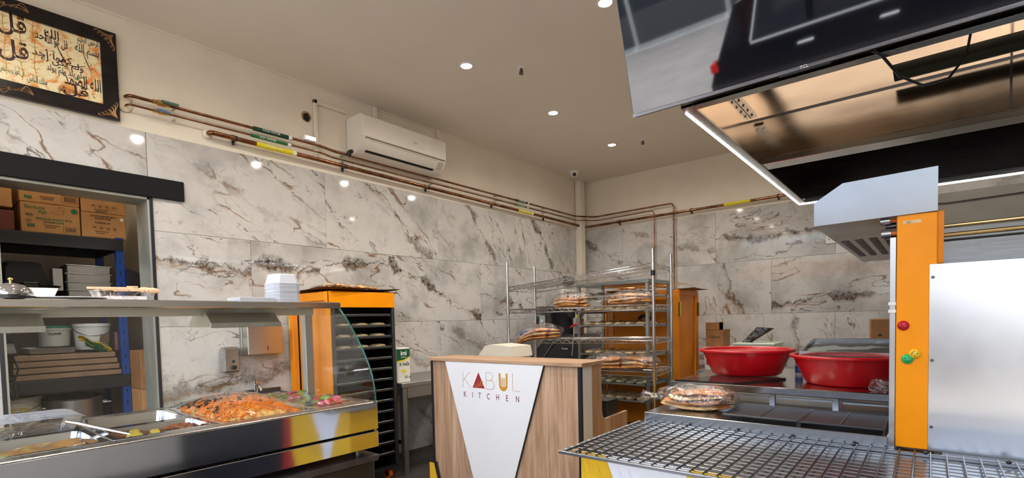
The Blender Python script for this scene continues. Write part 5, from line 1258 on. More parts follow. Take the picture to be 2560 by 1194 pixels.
for k in range(14):
    z = 1.246 - 0.0805 * k
    names = ('topmost empty', 'second, with bagged rounds', 'third, with bagged rounds', 'fourth, with bagged rounds') + tuple('%s from the bottom' % w_ for w_ in ('tenth', 'ninth', 'eighth', 'seventh', 'sixth', 'fifth', 'fourth', 'third', 'second', 'first'))
    t = thing('baking_tray', 'dark baking tray in the orange cabinet, ' + names[k], 'tray', (0.33, -4.03, z), group=GT)
    B().box((0.06, -4.27, z), (0.572, -3.79, z + 0.003)).obj('tray_floor', TRAYM, t)
    for a_, b_ in (((0.568, -4.27), (0.576, -3.79)), ((0.056, -4.27), (0.064, -3.79))):
        B().box((a_[0], a_[1], z - 0.002), (b_[0], b_[1], z + 0.016), 0.002).obj('tray_rim', TRAYM, t)
    B().box((0.064, -4.274, z - 0.006), (0.568, -4.262, z), 0.001).obj('runner', STEEL_DARK, t); B().box((0.064, -3.798, z - 0.006), (0.568, -3.786, z), 0.001).obj('runner', STEEL_DARK, t)
    if k in (1, 2, 3):
        for j in range(3):
            y = -4.17 + 0.15 * j
            B().blob((0.50, y, z + 0.018), (0.055, 0.068, 0.015), 16, 8, fn=lump(k * 7 + j)).solo('dough_round', DOUGH, 'pale dough round on the %s tray of the orange cabinet, %s' % (('second', 'third', 'fourth')[k - 1], ('left', 'middle', 'right')[j]), 'dough', 'dough rounds in the orange cabinet', True, 80)
        B().grid(lambda u, v: (0.40 + 0.185 * u, -4.26 + 0.47 * v, z + 0.010 + 0.030 * abs(math.sin(3.1 * PI * v + 0.4)) * (1 - 0.5 * u) + 0.004 * math.sin(31 * v + 9 * u)), 8, 40).solo('plastic_cover', BAGF, 'crinkled clear plastic over the dough on the %s tray' % ('second', 'third', 'fourth')[k - 1], 'plastic', 'plastic covers', True, 80)
CARDS = P('cardboard_sheet', rgb(158, 108, 56), 0.8, var=0.2, vsc=10)
def sheet_on(c, sx, sy, z, rot, lab, warp=0.02, seed=1):
    Mx = Matrix.Translation((c[0], c[1], z)) @ Matrix.Rotation(rot, 4, 'Z')
    bb = B()
    for s, dz in ((0, 0.0), (1, 0.004)):
        bb.grid(lambda u, v: Mx @ Vector(((u - .5) * sx, (v - .5) * sy, dz + warp * (2 * v - 1) ** 2 * (0.5 + 0.5 * math.sin(4 * u + seed)))), 10, 10)
    return bb.solo('cardboard_sheet', CARDS, lab, 'cardboard', None)
sheet_on((0.32, -4.01), 0.54, 0.60, 1.419, 0.05, 'lower sheet of brown cardboard on top of the orange tray cabinet', 0.012)
sheet_on((0.31, -4.00), 0.50, 0.66, 1.436, -0.06, 'upper sheet of brown cardboard on top of the orange tray cabinet', 0.014, 3)
for j, (y, L_) in enumerate(((-4.14, .2), (-3.98, .2), (-3.86, .17))):
    naan((0.34, y, 1.452), 0.22, 0.15, 0.024, 0.3 * j, 'flat pale bread lying on the cardboard over the tray cabinet, ' + ('left', 'middle', 'right')[j], NAANP, 'breads on the cardboard', seed=j)
B().grid(lambda u, v: (0.20 + 0.28 * u, -4.24 + 0.50 * v, 1.458 + 0.026 * abs(math.sin(2.6 * PI * v)) + 0.006 * math.sin(23 * u + 17 * v)), 14, 30).solo('plastic_cover', BAGF, 'crinkled clear plastic over the breads on top of the tray cabinet', 'plastic', 'plastic covers', True, 80)

# ---- small steel table beside it, oil tin, blue clamp
t = thing('side_table', 'worn steel side table between the tray cabinet and the counter', 'table', (0.32, -3.3, 0.0))
B().box((0.02, -3.72, 0.69), (0.60, -2.72, 0.722), 0.002).obj('table_top', STEEL_DULL, t)
for x, y in ((0.565, -3.685), (0.565, -2.76), (0.06, -3.685), (0.06, -2.76)):
    B().box((x - 0.02, y - 0.02, 0.0), (x + 0.02, y - 0.016, 0.69)).box((x + 0.016, y - 0.016, 0.0), (x + 0.02, y + 0.02, 0.69)).obj('leg', STEEL_DULL, t)
B().box((0.58, -3.66, 0.60), (0.585, -2.78, 0.69)).obj('apron', STEEL_DULL, t)
B().box((0.08, -3.70, 0.24), (0.55, -3.69, 0.27)).obj('stretcher', STEEL_DARK, t)
t = thing('oil_tin', 'square white and green tin standing on the steel side table', 'tin', (0.50, -3.655, 0.722))
TINW = P('tin_white', rgb(226, 222, 210), 0.35, var=0.03)
B().box((0.40, -3.72, 0.722), (0.54, -3.59, 0.995), 0.004).obj('tin_body', TINW, t)
B().prism([(-3.719, 0.985), (-3.591, 0.985), (-3.591, 0.925), (-3.655, 0.90), (-3.719, 0.895)], 'x', 0.5402, 0.5412).obj('green_field', P('tin_green', rgb(14, 84, 50), 0.4), t)
B().prism([(-3.719, 0.895), (-3.655, 0.90), (-3.591, 0.925), (-3.591, 0.917), (-3.655, 0.889), (-3.719, 0.884)], 'x', 0.5402, 0.5412).obj('yellow_band', YEL, t)
text(t, 'imi', (0.5416, -3.682, 0.937), 0.05, INKW, '+x', bold=0.001); text(t, 'premium', (0.5416, -3.678, 0.918), 0.014, INKW, '+x')
INKB = P('print_dark', rgb(40, 44, 40), 0.5)
text(t, 'R YAĞI', (0.5416, -3.695, 0.855), 0.03, INKB, '+x', bold=0.0006); text(t, '3 L e', (0.5416, -3.645, 0.755), 0.028, INKB, '+x', bold=0.0006)
B().prism([(-3.655, 0.83), (-3.63, 0.812), (-3.655, 0.794), (-3.68, 0.812)], 'x', 0.5412, 0.5418).obj('yellow_badge', YEL, t)
t = thing('spring_clamp', 'blue handled clamp lying by the left end of the reception counter', 'clamp', (0.62, -3.10, 0.722))
B().cyl((0.56, -3.20, 0.722), (0.56, -3.20, 0.86), 0.006, 8).cyl((0.56, -3.24, 0.858), (0.56, -3.10, 0.868), 0.012, 10).obj('jaw', BLACKM, t, True)
B().tube([(0.56, -3.24, 0.87), (0.57, -3.27, 0.865), (0.57, -3.28, 0.82)], 0.009, 8).obj('handle', P('clamp_blue', rgb(24, 120, 180), 0.35), t, True)
B().box((0.54, -3.12, 0.722), (0.60, -3.02, 0.80), 0.004).solo('orange_block', P('block_orange', rgb(176, 96, 30), 0.5), 'small orange block on the side table behind the counter', 'block')

# ================================================================== WIRE SHELVING
wr = thing('wire_shelving', 'chrome wire shelving unit holding bagged bread, its top shelf slanting', 'shelving', (1.4155, -2.327, 0.0), math.radians(6.5))
RW, RD = 0.665, 0.245
for sx in (-1, 1):
    for sy in (-1, 1):
        p = B().cyl((sx * RW, sy * RD, 0.0), (sx * RW, sy * RD, 1.712), 0.0125, 14)
        o = p.obj('post', CHROME, wr, True, w=False)
        for z in ((1.27, 1.0, 0.745, 0.2) + ((1.585,) if sx > 0 else (1.47,))):
            B().cyl((sx * RW, sy * RD, z - 0.022), (sx * RW, sy * RD, z + 0.018), 0.0175, 14).obj('collar', CHROME, o, True, w=False)
B().cyl((RW, -RD, 1.508), (RW, -RD, 1.548), 0.0178, 14).obj('tape_wrap', BLACK, wr, True, w=False)
def wire_shelf(zl, zr, nm):
    def Z_(x): return zl + (zr - zl) * (x + RW) / (2 * RW)
    s = B()
    for sy in (-1, 1):
        y = sy * RD
        for dz in (0.0, -0.032): s.cyl((-RW, y, Z_(-RW) + dz), (RW, y, Z_(RW) + dz), 0.0032, 6)
    for sx in (-1, 1):
        x = sx * RW
        for dz in (0.0, -0.032): s.cyl((x, -RD, Z_(x) + dz), (x, RD, Z_(x) + dz), 0.0032, 6)
    o = s.obj('shelf_rim', CHROME, wr, True, w=False)
    z_ = B(); n_ = 34
    for sy in (-1, 1):
        z_.tube([(-RW + 2 * RW * k / n_, sy * RD, Z_(-RW + 2 * RW * k / n_) - (0.002 if k % 2 else 0.030)) for k in range(n_ + 1)], 0.0019, 4)
    for sx in (-1, 1):
        z_.tube([(sx * RW, -RD + 2 * RD * k / 12, Z_(sx * RW) - (0.002 if k % 2 else 0.030)) for k in range(13)], 0.0019, 4)
    tag(z_.obj('zigzag_truss', CHROME, o, False, w=False), kind='stuff')
    d = B(); m_ = 62
    for k in range(1, m_):
        x = -RW + 2 * RW * k / m_; d.cyl((x, -RD, Z_(x) + 0.001), (x, RD, Z_(x) + 0.001), 0.0015, 4)
    for y in (-0.12, 0.0, 0.12): d.cyl((-RW, y, Z_(-RW) - 0.002), (RW, y, Z_(RW) - 0.002), 0.0028, 6)
    tag(d.obj('deck_wires', CHROME, o, False, w=False), kind='stuff')
wire_shelf(1.488, 1.603, 'top'); wire_shelf(1.288, 1.288, 'b'); wire_shelf(1.018, 1.018, 'c'); wire_shelf(0.763, 0.763, 'd'); wire_shelf(0.2, 0.2, 'e')
def W_(x, y, z):   # a spot on the shelving in room coordinates
    a = math.radians(6.5); return (1.4155 + x * math.cos(a) - y * math.sin(a), -2.327 + x * math.sin(a) + y * math.cos(a), z)
def bagged(x, y, z, L_, Wd, rot, where, n=3, bend_=0.0, seed=1, th=0.02):
    loc = W_(x, y, z)
    for k in range(n):
        naan((loc[0] + random.uniform(-.008, .008), loc[1] + random.uniform(-.008, .008), loc[2] + 0.003 + k * th * 0.92), L_ * (0.98 - 0.04 * k), Wd * (0.96 - 0.05 * k), th, rot + random.uniform(-.06, .06),
             ('bottom', 'middle', 'top', 'uppermost')[k if n > 2 else (0, 2)[k]] + ' naan in the clear bag ' + where, NAAN if k % 2 == 0 else NAANP, 'bagged naan breads', bend_, seed + k)
    bag((loc[0], loc[1], loc[2] + 0.001 + (th / 2 if bend_ else 0)), L_ * 1.08, Wd * 1.12, th * n + 0.026, rot, 'clear bag of naan ' + where, bend_, seed)
bagged(-0.40, -0.19, 1.021, 0.44, 0.19, 0.42, 'drooping over the third wire shelf', 3, -0.26, 11, 0.03)
bagged(-0.10, -0.10, 1.291, 0.36, 0.18, 0.10, 'at the middle of the second wire shelf', 3, -0.06, 21, 0.030)
bagged(0.42, -0.10, 1.291, 0.38, 0.18, 0.02, 'by the taped post, second wire shelf', 3, 0.0, 31, 0.030)
bagged(0.22, -0.10, 0.766, 0.36, 0.2, 0.7, 'on the low wire shelf, left of two', 3, -0.12, 41, 0.034)
bagged(0.50, -0.08, 0.766, 0.34, 0.2, -0.15, 'on the low wire shelf, right of two', 3, 0.0, 51, 0.034)
# the bag on the steel bench
for k in range(4):
    naan((2.945 + 0.01 * k, -3.965, 0.783 + 0.019 * k), 0.315 - 0.02 * k, 0.155, 0.022, 0.12 + 0.05 * k, ('bottom', 'second', 'third', 'top')[k] + ' naan in the clear bag lying on the steel bench', (NAANP, NAAN)[k % 2], 'bagged naan breads', 0.0, 61 + k)
bag((2.95, -3.965, 0.7825), 0.35, 0.19, 0.106, 0.14, 'clear bag of naan lying on the steel bench by the mesh trays', 0.0, 66)
# blue sack on the shelving's left end
B().blob(W_(-0.66, 0.10, 1.052), (0.10, 0.05, 0.032), 18, 10, fn=lump(9)).solo('blue_sack', P('sack_blue', rgb(20, 70, 150), 0.35, var=0.2), 'rolled blue sack on the left end of the wire shelving', 'sack', smooth=True, angle=80)

# ================================================================== DOUGH TRAY RACK
tr_ = thing('tray_rack', 'galvanised tray rack with dough trays behind the wire shelving', 'tray rack', (1.45, -1.70, 0.0))
TX0, TX1, TY0, TY1 = 1.085, 1.818, -1.955, -1.455
for x in (TX0, TX1 - 0.028):
    for y in (TY0, TY1 - 0.028):
        B().box((x, y, 0.06), (x + 0.028, y + 0.028, 1.50), 0.002).obj('upright', GALV, tr_)
        B().cyl((x + 0.014, y + 0.004, 0.035), (x + 0.014, y + 0.024, 0.035), 0.035, 16).obj('caster', BLACK, tr_, True)
B().box((TX0 - 0.01, TY0 - 0.01, 1.495), (TX1 + 0.01, TY1 + 0.01, 1.53), 0.002).obj('top_tray', steel('rack_top', (0.34, 0.37, 0.36, 1), 0.28), tr_)
LV = (1.388, 1.25, 1.115, 0.985, 0.846, 0.71, 0.578, 0.428, 0.28)
for z in LV:
    for y in (TY0 + 0.028, TY1 - 0.044):
        pass
    for x in (TX0 + 0.028, TX1 - 0.044):
        B().box((x, TY0, z - 0.012), (x + 0.016, TY1, z - 0.002)).obj('runner', GALV, tr_)
wn = {1.388: 'highest', 1.25: 'second highest', 1.115: 'third highest', 0.846: 'middle', 0.578: 'second lowest', 0.428: 'lowest'}
for i, z in enumerate(wn):
    t = thing('dough_tray', wn[z] + ' tray of wrapped dough on the tray rack', 'tray', (1.45, -1.70, z), group='dough trays on the tray rack')
    B().box((TX0 + 0.035, TY0 - 0.012, z), (TX1 - 0.035, TY1, z + 0.003)).obj('tray_floor', TRAYM if i else STEEL, t)
    for a_, b_ in (((TX0 + 0.035, TY0 - 0.014), (TX1 - 0.035, TY0 - 0.008)), ((TX0 + 0.035, TY1 - 0.004), (TX1 - 0.035, TY1 + 0.002)), ((TX0 + 0.033, TY0 - 0.012), (TX0 + 0.038, TY1)), ((TX1 - 0.038, TY0 - 0.012), (TX1 - 0.033, TY1))):
        B().box((a_[0], a_[1], z - 0.002), (b_[0], b_[1], z + 0.014), 0.001).obj('tray_rim', GALV if i else STEEL, t)
    blue = z == 0.578
    for j in range(6):
        for r_ in range(2):
            x = TX0 + 0.10 + j * 0.106; y = TY0 + 0.09 + r_ * 0.2
            B().blob((x, y, z + 0.021), (0.052, 0.085, 0.019), 16, 8, fn=lump(j + 9 * i + r_ * 31)).solo('dough_piece', P('dough_dark', rgb(120, 112, 92), 0.5, var=0.2) if i == 0 else DOUGH, 'oval of dough on the %s tray, %s of the %s row' % (wn[z], ('first', 'second', 'third', 'fourth', 'fifth', 'sixth')[j], ('front', 'back')[r_]), 'dough', 'dough ovals on the tray rack', True, 80)
    B().grid(lambda u, v: (TX0 + 0.033 + 0.667 * u, TY0 - 0.015 + 0.44 * v, z + 0.026 + 0.02 * abs(math.sin(6.0 * PI * u + i)) * (1 if v > 0.1 else 0.3) + 0.005 * math.sin(41 * u + 13 * v) - (0.05 * math.sin(PI * u) ** 2 * (1 - v * 10) if (v < 0.1 and i == 2) else 0)), 44, 14).solo('plastic_cover', film('blue_film', (0.55, 0.8, 0.95, 1), 0.25, 0.9) if blue else BAGF, 'crinkled %s plastic over the %s dough tray' % ('blue' if blue else 'clear', wn[z]), 'plastic', 'plastic covers', True, 80)

# ================================================================== SECOND ORANGE CABINET by the back wall
t = thing('proofing_cabinet', 'closed orange proofing cabinet with yellow hinges behind the tray rack', 'cabinet', (1.44, -1.08, 0.0))
PX0, PX1, PY0, PY1, PZ0, PZ1 = 1.03, 1.855, -1.36, -0.80, 0.10, 1.452
B().box((PX0, PY0 + 0.01, PZ0), (PX1 - 0.014, PY1, PZ1), 0.002).obj('body', ORANGE_D, t)
for a_, b_ in (((PX0, PZ0), (PX0 + 0.05, PZ1)), ((PX1 - 0.06, PZ0), (PX1, PZ1)), ((PX0 + 0.05, PZ1 - 0.05), (PX1 - 0.06, PZ1)), ((PX0 + 0.05, PZ0), (PX1 - 0.06, PZ0 + 0.05))):
    B().box((a_[0], PY0, a_[1]), (b_[0], PY0 + 0.012, b_[1]), 0.001).obj('front_frame', ORANGE_D, t)
for a_, b_ in (((PY0 + 0.012, PZ0), (PY0 + 0.045, PZ1)), ((PY1 - 0.09, PZ0), (PY1, PZ1)), ((PY0 + 0.045, PZ1 - 0.05), (PY1 - 0.09, PZ1)), ((PY0 + 0.045, PZ0), (PY1 - 0.09, PZ0 + 0.06))):
    B().box((PX1 - 0.014, a_[0], a_[1]), (PX1, b_[0], b_[1]), 0.001).obj('door_frame', ORANGE, t)
for y in (PY0 + 0.03, PY1 - 0.01):
    k = B().box((PX1, y - 0.022, 1.19), (PX1 + 0.010, y + 0.022, 1.33), 0.003).obj('hinge', YEL, t)
    B().cyl((PX1 + 0.008, y - 0.022, 1.19), (PX1 + 0.008, y - 0.022, 1.33), 0.006, 8).obj('hinge_pin', BLACK, k)
B().box((1.10, PY0 - 0.001, 0.2), (1.155, PY0 + 0.002, 1.40)).obj('pale_tape', P('tape_peach', rgb(236, 168, 104), 0.5), t)
for x in (PX0 + 0.07, PX1 - 0.07):
    for y in (PY0 + 0.07, PY1 - 0.07): B().cyl((x, y - 0.012, 0.05), (x, y + 0.012, 0.05), 0.05, 18).obj('caster', BLACK, t, True)
# round badge
ccx, ccz = 1.505, 1.145
B().prism(arc(ccx, ccz, 0.078, 0.075, 0.35, PI - 0.35, 14) + arc(ccx, ccz, 0.048, 0.045, PI - 0.35, 0.35, 14), 'y', PY0 - 0.002, PY0 + 0.0105).obj('badge_arc', BLACK, t)
B().prism(arc(ccx, ccz - 0.008, 0.042, 0.042, 0, PI, 14), 'y', PY0 - 0.002, PY0 + 0.0105).obj('badge_disc', P('badge_pink', rgb(226, 178, 160), 0.5), t)
B().tube([(ccx - 0.03, PY0 - 0.003, ccz - 0.006), (ccx, PY0 - 0.003, ccz + 0.026), (ccx + 0.03, PY0 - 0.003, ccz - 0.006)], 0.0025, 5).obj('badge_roof', LRED, t)
B().prism(arc(ccx, ccz - 0.33, 0.075, 0.05, 0.6, PI - 0.6, 10) + arc(ccx, ccz - 0.345, 0.075, 0.05, PI - 0.6, 0.6, 10), 'y', PY0 - 0.002, PY0 + 0.0105).obj('badge_lower_arc', BLACK, t)
sheet_on((1.52, -1.08), 0.95, 0.50, 1.454, 0.02, 'bent sheet of brown cardboard on top of the proofing cabinet', 0.02, 2)
for j in range(3):
    naan((1.22 + 0.19 * j, -1.15, 1.484), 0.20, 0.16, 0.034, 0.4 * j, 'pale bread on top of the proofing cabinet, ' + ('first', 'second', 'third', 'fourth')[j] + ' from the left', NAANP, 'breads on the cardboard', seed=j + 90)
B().grid(lambda u, v: (1.10 + 0.80 * u, -1.27 + 0.30 * v, 1.485 + 0.040 * abs(math.sin(4.0 * PI * u)) + 0.006 * math.sin(37 * u + 17 * v)), 40, 12).solo('plastic_cover', BAGF, 'crinkled clear plastic over the breads on the proofing cabinet', 'plastic', 'plastic covers', True, 80)

# ================================================================== DOUGH MIXER in the corner
t = thing('dough_mixer', 'dark dough mixer with a steel hopper and a small control panel', 'mixer', (0.50, -1.35, 0.0))
HOP = steel('hopper_steel', (0.34, 0.34, 0.35, 1), 0.22)
B().lathe([(0.10, 0.93), (0.13, 0.96), (0.30, 1.33), (0.315, 1.335), (0.315, 1.325), (0.295, 1.315), (0.12, 0.97)], (0.47, -1.30, 0), n=40).obj('hopper', HOP, t, True, angle=50)
B().prism([(0.16, 0.0), (1.0, 0.0), (1.0, 0.80), (0.78, 1.02), (0.50, 1.02), (0.16, 0.70)], 'y', -1.62, -1.05).obj('body', BLACKM, t)
B().prism([(0.205, 1.055), (0.475, 1.055), (0.470, 1.235), (0.200, 1.235)], 'y', -1.635, -1.60).obj('control_panel', steel('mixer_panel', (0.6, 0.6, 0.6, 1), 0.35), t)
B().box((0.325, -1.637, 1.065), (0.39, -1.634, 1.225)).obj('button_strip', P('strip_navy', rgb(20, 26, 44), 0.4), t)
for z, col, nm, r_ in ((1.20, rgb(24, 150, 80), 'green_button', 0.014), (1.165, rgb(190, 40, 40), 'red_button', 0.012)):
    B().cyl((0.357, -1.634, z), (0.357, -1.648, z), r_, 16).obj(nm, P('mix_' + nm, col, 0.3), t, True)
k = B().cyl((0.357, -1.634, 1.105), (0.357, -1.640, 1.105), 0.028, 20).obj('stop_collar', YEL, t, True)
B().cyl((0.357, -1.640, 1.108), (0.357, -1.665, 1.108), 0.019, 18).obj('stop_button', P('stop_red', rgb(200, 24, 24), 0.3), k, True)
B().cyl((0.43, -1.634, 1.175), (0.43, -1.640, 1.175), 0.016, 18).obj('sticker', P('sticker_mint', rgb(190, 224, 206), 0.4), t, True)
B().cyl((0.30, -1.62, 0.70), (0.30, -1.62, 1.06), 0.012, 10).obj('panel_stand', GALV, t, True)
B().tube([(0.40, -1.63, 0.72), (0.62, -1.63, 0.99)], 0.007, 6).obj('edge_strip', GALV, t)
pl = B().box((0.66, -1.625, 0.855), (0.78, -1.618, 0.895)).obj('name_plate', BLACK, t)
text(pl, 'Cimpat', (0.672, -1.6265, 0.866), 0.028, INKW, '-y')
B().tube(bend([(0.80, -1.64, 1.10), (0.88, -1.64, 1.14), (0.92, -1.64, 1.10), (0.93, -1.64, 0.80)], 0.03), 0.010, 8).obj('red_hose', P('hose_red', rgb(206, 40, 20), 0.35), t, True)
B().cyl((0.80, -1.62, 0.80), (0.86, -1.62, 1.26), 0.004, 6).obj('thin_rod', P('rod_cream', rgb(214, 204, 186), 0.5), t)
B().box((0.80, -1.60, 1.02), (0.90, -1.52, 1.20), 0.01).obj('pump_body', STEEL_DULL, t); B().lathe([(0.0, 1.20), (0.03, 1.20), (0.03, 1.235), (0.0, 1.235)], (0.85, -1.56, 0), n=16).obj('yellow_cap', YEL, t, True)
# cream bin behind the counter
t = thing('cream_bin', 'cream plastic bin with a sloping lid behind the reception counter', 'bin', (1.02, -3.0, 0.0))
CREAM = P('cream_plastic', rgb(224, 216, 196), 0.4, var=0.03)
B().prism([(0.88, 0.0), (1.19, 0.0), (1.21, 0.90), (0.86, 0.90)], 'y', -3.12, -2.88).obj('bin_body', CREAM, t)
B().prism([(0.85, 0.90), (1.22, 0.90), (1.20, 0.985), (1.00, 1.0), (0.93, 0.985)], 'y', -3.13, -2.87).obj('bin_lid', CREAM, t)

# ================================================================== BACK BENCHES AND BOXES
t = thing('back_bench', 'low steel bench along the back wall behind the red tubs', 'bench', (2.55, -0.75, 0.0))
B().box((1.95, -1.15, 0.62), (3.40, -0.35, 0.65), 0.002).obj('bench_top', STEEL_DULL, t)
for x in (2.0, 3.35):
    for y in (-1.1, -0.4): B().box((x - 0.02, y - 0.02, 0), (x + 0.02, y + 0.02, 0.62)).obj('leg', STEEL_DULL, t)
def container(name, lab, x0, x1, y0, y1, z0, z1, mat, lid=None, grp=None):
    t = thing(name, lab, 'container', ((x0 + x1) / 2, (y0 + y1) / 2, z0), group=grp)
    bb = B(); i = 0.015
    bb.add([(x0 + i, y0 + i, z0), (x1 - i, y0 + i, z0), (x1 - i, y1 - i, z0), (x0 + i, y1 - i, z0), (x0, y0, z1), (x1, y0, z1), (x1, y1, z1), (x0, y1, z1)], [(0, 1, 2, 3), (4, 5, 6, 7), (0, 1, 5, 4), (1, 2, 6, 5), (2, 3, 7, 6), (3, 0, 4, 7)]).obj('tub_body', mat, t)
    B().box((x0 - 0.008, y0 - 0.008, z1 - 0.004), (x1 + 0.008, y1 + 0.008, z1 + 0.014), 0.004).obj('tub_lid', lid or mat, t)
    return t
TRL = P('translucent_white', rgb(216, 214, 204), 0.35, var=0.03)
c1_ = container('storage_tub', 'white storage tub under the open carton by the back wall', 1.97, 2.24, -1.0, -0.6, 0.65, 0.862, TRL)
B().box((2.0, -1.0, 0.70), (2.05, -0.988, 0.75)).obj('red_mark', P('mark_red', rgb(150, 40, 44), 0.5), c1_)
container('storage_tub', 'pale green plastic tub behind the left red tub', 2.26, 2.62, -1.0, -0.6, 0.65, 0.905, P('pale_green', rgb(196, 206, 186), 0.35))
def carton(name, lab, x0, x1, y0, y1, z0, z1, mat, rot=0.0, grp=None, tape=True):
    t = thing(name, lab, 'box', ((x0 + x1) / 2, (y0 + y1) / 2, z0), rot or 0.0, grp)
    hx, hy, h_ = (x1 - x0) / 2, (y1 - y0) / 2, z1 - z0
    B().box((-hx, -hy, 0), (hx, hy, h_), 0.003).obj('carton_body', mat, t, w=False)
    OFF[t.name] = (0, 0, 0)
    if tape: B().box((-hx - 0.0006, -0.022, h_ * 0.72), (hx + 0.0006, 0.022, h_ + 0.0006)).obj('packing_tape', P('tape_brown', rgb(172, 128, 78), 0.25), t, w=False)
    return t
t = carton('open_carton', 'open brown carton with a raised flap on the white tub', 1.98, 2.15, -0.95, -0.72, 0.877, 1.05, CARD_D, tape=False)
for k_, (a_, b_) in enumerate((((-0.085, -0.115, 0.173), (-0.081, 0.115, 0.235)), ((0.05, -0.118, 0.173), (0.088, -0.114, 0.25)))): B().box(a_, b_).obj('flap', CARD, t, w=False)
B().box((-0.085, -0.118, 0.173), (0.085, -0.114, 0.245)).obj('flap', CARD_D, t, w=False)
text(t, 'U Rahma', (-0.06, -0.1165, 0.09), 0.032, INKB, '-y', w=False)
t = thing('folded_bag', 'dark folded plastic bag leaning behind the left red tub', 'bag', (2.42, -0.8, 0.92))
B().prism([(2.30, 0.92), (2.36, 0.92), (2.56, 1.06), (2.44, 1.07)], 'y', -0.86, -0.80).obj('bag_fold', film('dark_film', (0.25, 0.25, 0.26, 1), 0.35, 1.0), t)
B().prism([(2.34, 0.92), (2.38, 0.92), (2.58, 1.055), (2.53, 1.06)], 'y', -0.80, -0.77).obj('bag_print', P('bag_print', rgb(96, 70, 50), 0.4), t)
t = thing('rear_shelf', 'steel shelf behind the right red tub carrying flour sacks', 'shelf', (3.5, -2.1, 0.0))
B().box((3.10, -2.30, 0.83), (3.59, -1.80, 0.86), 0.002).obj('shelf_top', STEEL_DULL, t)
for x in (3.13, 3.56):
    for y in (-2.27, -1.83): B().box((x - 0.015, y - 0.015, 0), (x + 0.015, y + 0.015, 0.83)).obj('leg', STEEL_DULL, t)
fs_ = B().blob((3.42, -2.05, 0.935), (0.17, 0.16, 0.075), 24, 12, fn=lump(77)).solo('flour_sack', P('paper_sack', rgb(190, 142, 88), 0.7, var=0.12, vsc=12), 'paper flour sack with red ends under a small carton', 'sack', smooth=True, angle=80)
B().blob((-0.13, 0.0, 0.075), (0.045, 0.13, 0.072), 14, 10).obj('red_end', P('sack_red', rgb(150, 20, 30), 0.5), fs_, True, w=False)
t = carton('small_carton', 'small brown carton on top of the flour sack', 3.43, 3.60, -2.10, -1.92, 1.005, 1.145, CARD_D, 0.12)
B().prism([(-0.05, 0.03), (-0.02, 0.03), (-0.035, 0.045)], 'y', -0.0925, -0.0902).obj('house_print', INKB, t, w=False)

# ================================================================== STORAGE ROOM SHELVES
st_ = thing('storage_rack', 'black and blue storage rack seen through the kitchen doorway', 'storage rack', (-0.8, -5.6, 0.0))
BLUE = P('rack_blue', rgb(18, 66, 142), 0.4, var=0.12, vsc=8)
for y in (-5.187, -6.55):
    for x in (-0.55, -1.06):
        k = B().box((x - 0.02, y - 0.02, 0.0), (x + 0.02, y + 0.024, 1.812), 0.001).obj('post', BLUE, st_)
        if x > -0.8:
            for j in range(20): B().box((x + 0.0195, y - 0.004, 0.2 + j * 0.08), (x + 0.0205, y + 0.004, 0.225 + j * 0.08)).obj('slot', BLACK, k)
for z1_, z0_ in ((1.800, 1.722), (1.36, 1.31), (0.885, 0.80), (0.30, 0.24)):
    B().box((-0.545, -6.53, z0_), (-0.525, -5.165, z1_), 0.002).obj('front_beam', BLACKM, st_)
    B().box((-1.08, -6.53, z0_), (-1.06, -5.165, z1_), 0.002).obj('rear_beam', BLACKM, st_)
    B().box((-1.06, -6.53, z1_ - 0.022), (-0.545, -5.165, z1_ - 0.006)).obj('deck', P('deck_dark', rgb(34, 32, 30), 0.7), st_)
    B().box((-1.06, -5.207, z0_), (-0.55, -5.187, z1_ - 0.03)).obj('side_beam', BLACKM, st_)
PRG = P('print_green', rgb(40, 104, 62), 0.6); PRD = P('print_brown', rgb(74, 52, 36), 0.6)
GB = 'cartons on the top storage shelf'
def scarton(lab, y0, y1, z0, z1, depth, mat=CARD, x1=-0.54):
    t = thing('carton', lab, 'box', (x1 - depth / 2, (y0 + y1) / 2, z0), group=GB)
    B().box((x1 - depth, y0 + 0.001, z0), (x1, y1 - 0.001, z1), 0.003).obj('carton_body', mat, t)
    B().box((x1 - depth, (y0 + y1) / 2 - 0.02, z1 - 0.0005), (x1, (y0 + y1) / 2 + 0.02, z1 + 0.0006)).obj('packing_tape', P('tape_brown', rgb(172, 128, 78), 0.25), t)
    return t
def barcode(t, y0, z0, w_, h_, x=-0.539):
    yy_ = y0
    r_ = random.Random(int(z0 * 1000))
    while yy_ < y0 + w_:
        d_ = r_.uniform(0.0012, 0.004); B().box((x - 0.001, yy_, z0), (x, yy_ + d_, z0 + h_)).obj('barcode_bar', PRD, t); yy_ += d_ + r_.uniform(0.0015, 0.003)
    for a_, b_ in (((y0 - 0.012, z0 - 0.008), (y0 + w_ + 0.012, z0 - 0.0065)), ((y0 - 0.012, z0 + h_ + 0.006), (y0 + w_ + 0.012, z0 + h_ + 0.0075)), ((y0 - 0.012, z0 - 0.008), (y0 - 0.0105, z0 + h_ + 0.0075)), ((y0 + w_ + 0.0105, z0 - 0.008), (y0 + w_ + 0.012, z0 + h_ + 0.0075))):
        B().box((x - 0.001, a_[0], a_[1]), (x, b_[0], b_[1])).obj('barcode_frame', PRD, t)
XB = -0.5388
def small_print(t, y, z):
    """two lines of print too small to read"""
    r_ = random.Random(int(z * 997)); bb = B()
    for row, n_ in ((0, 9), (1, 7)):
        yy_ = y + row * 0.006
        for k in range(n_):
            w_ = r_.uniform(0.003, 0.009); bb.box((XB - 0.001, yy_, z + 0.004 - row * 0.012), (XB, yy_ + w_, z + 0.009 - row * 0.012)); yy_ += w_ + 0.002
    tag(bb.obj('small_print', PRD, t), kind='stuff')
ca = scarton('brown carton printed Fortune Pak and regular snack box in green', -5.668, -5.385, 1.803, 1.985, 0.40)
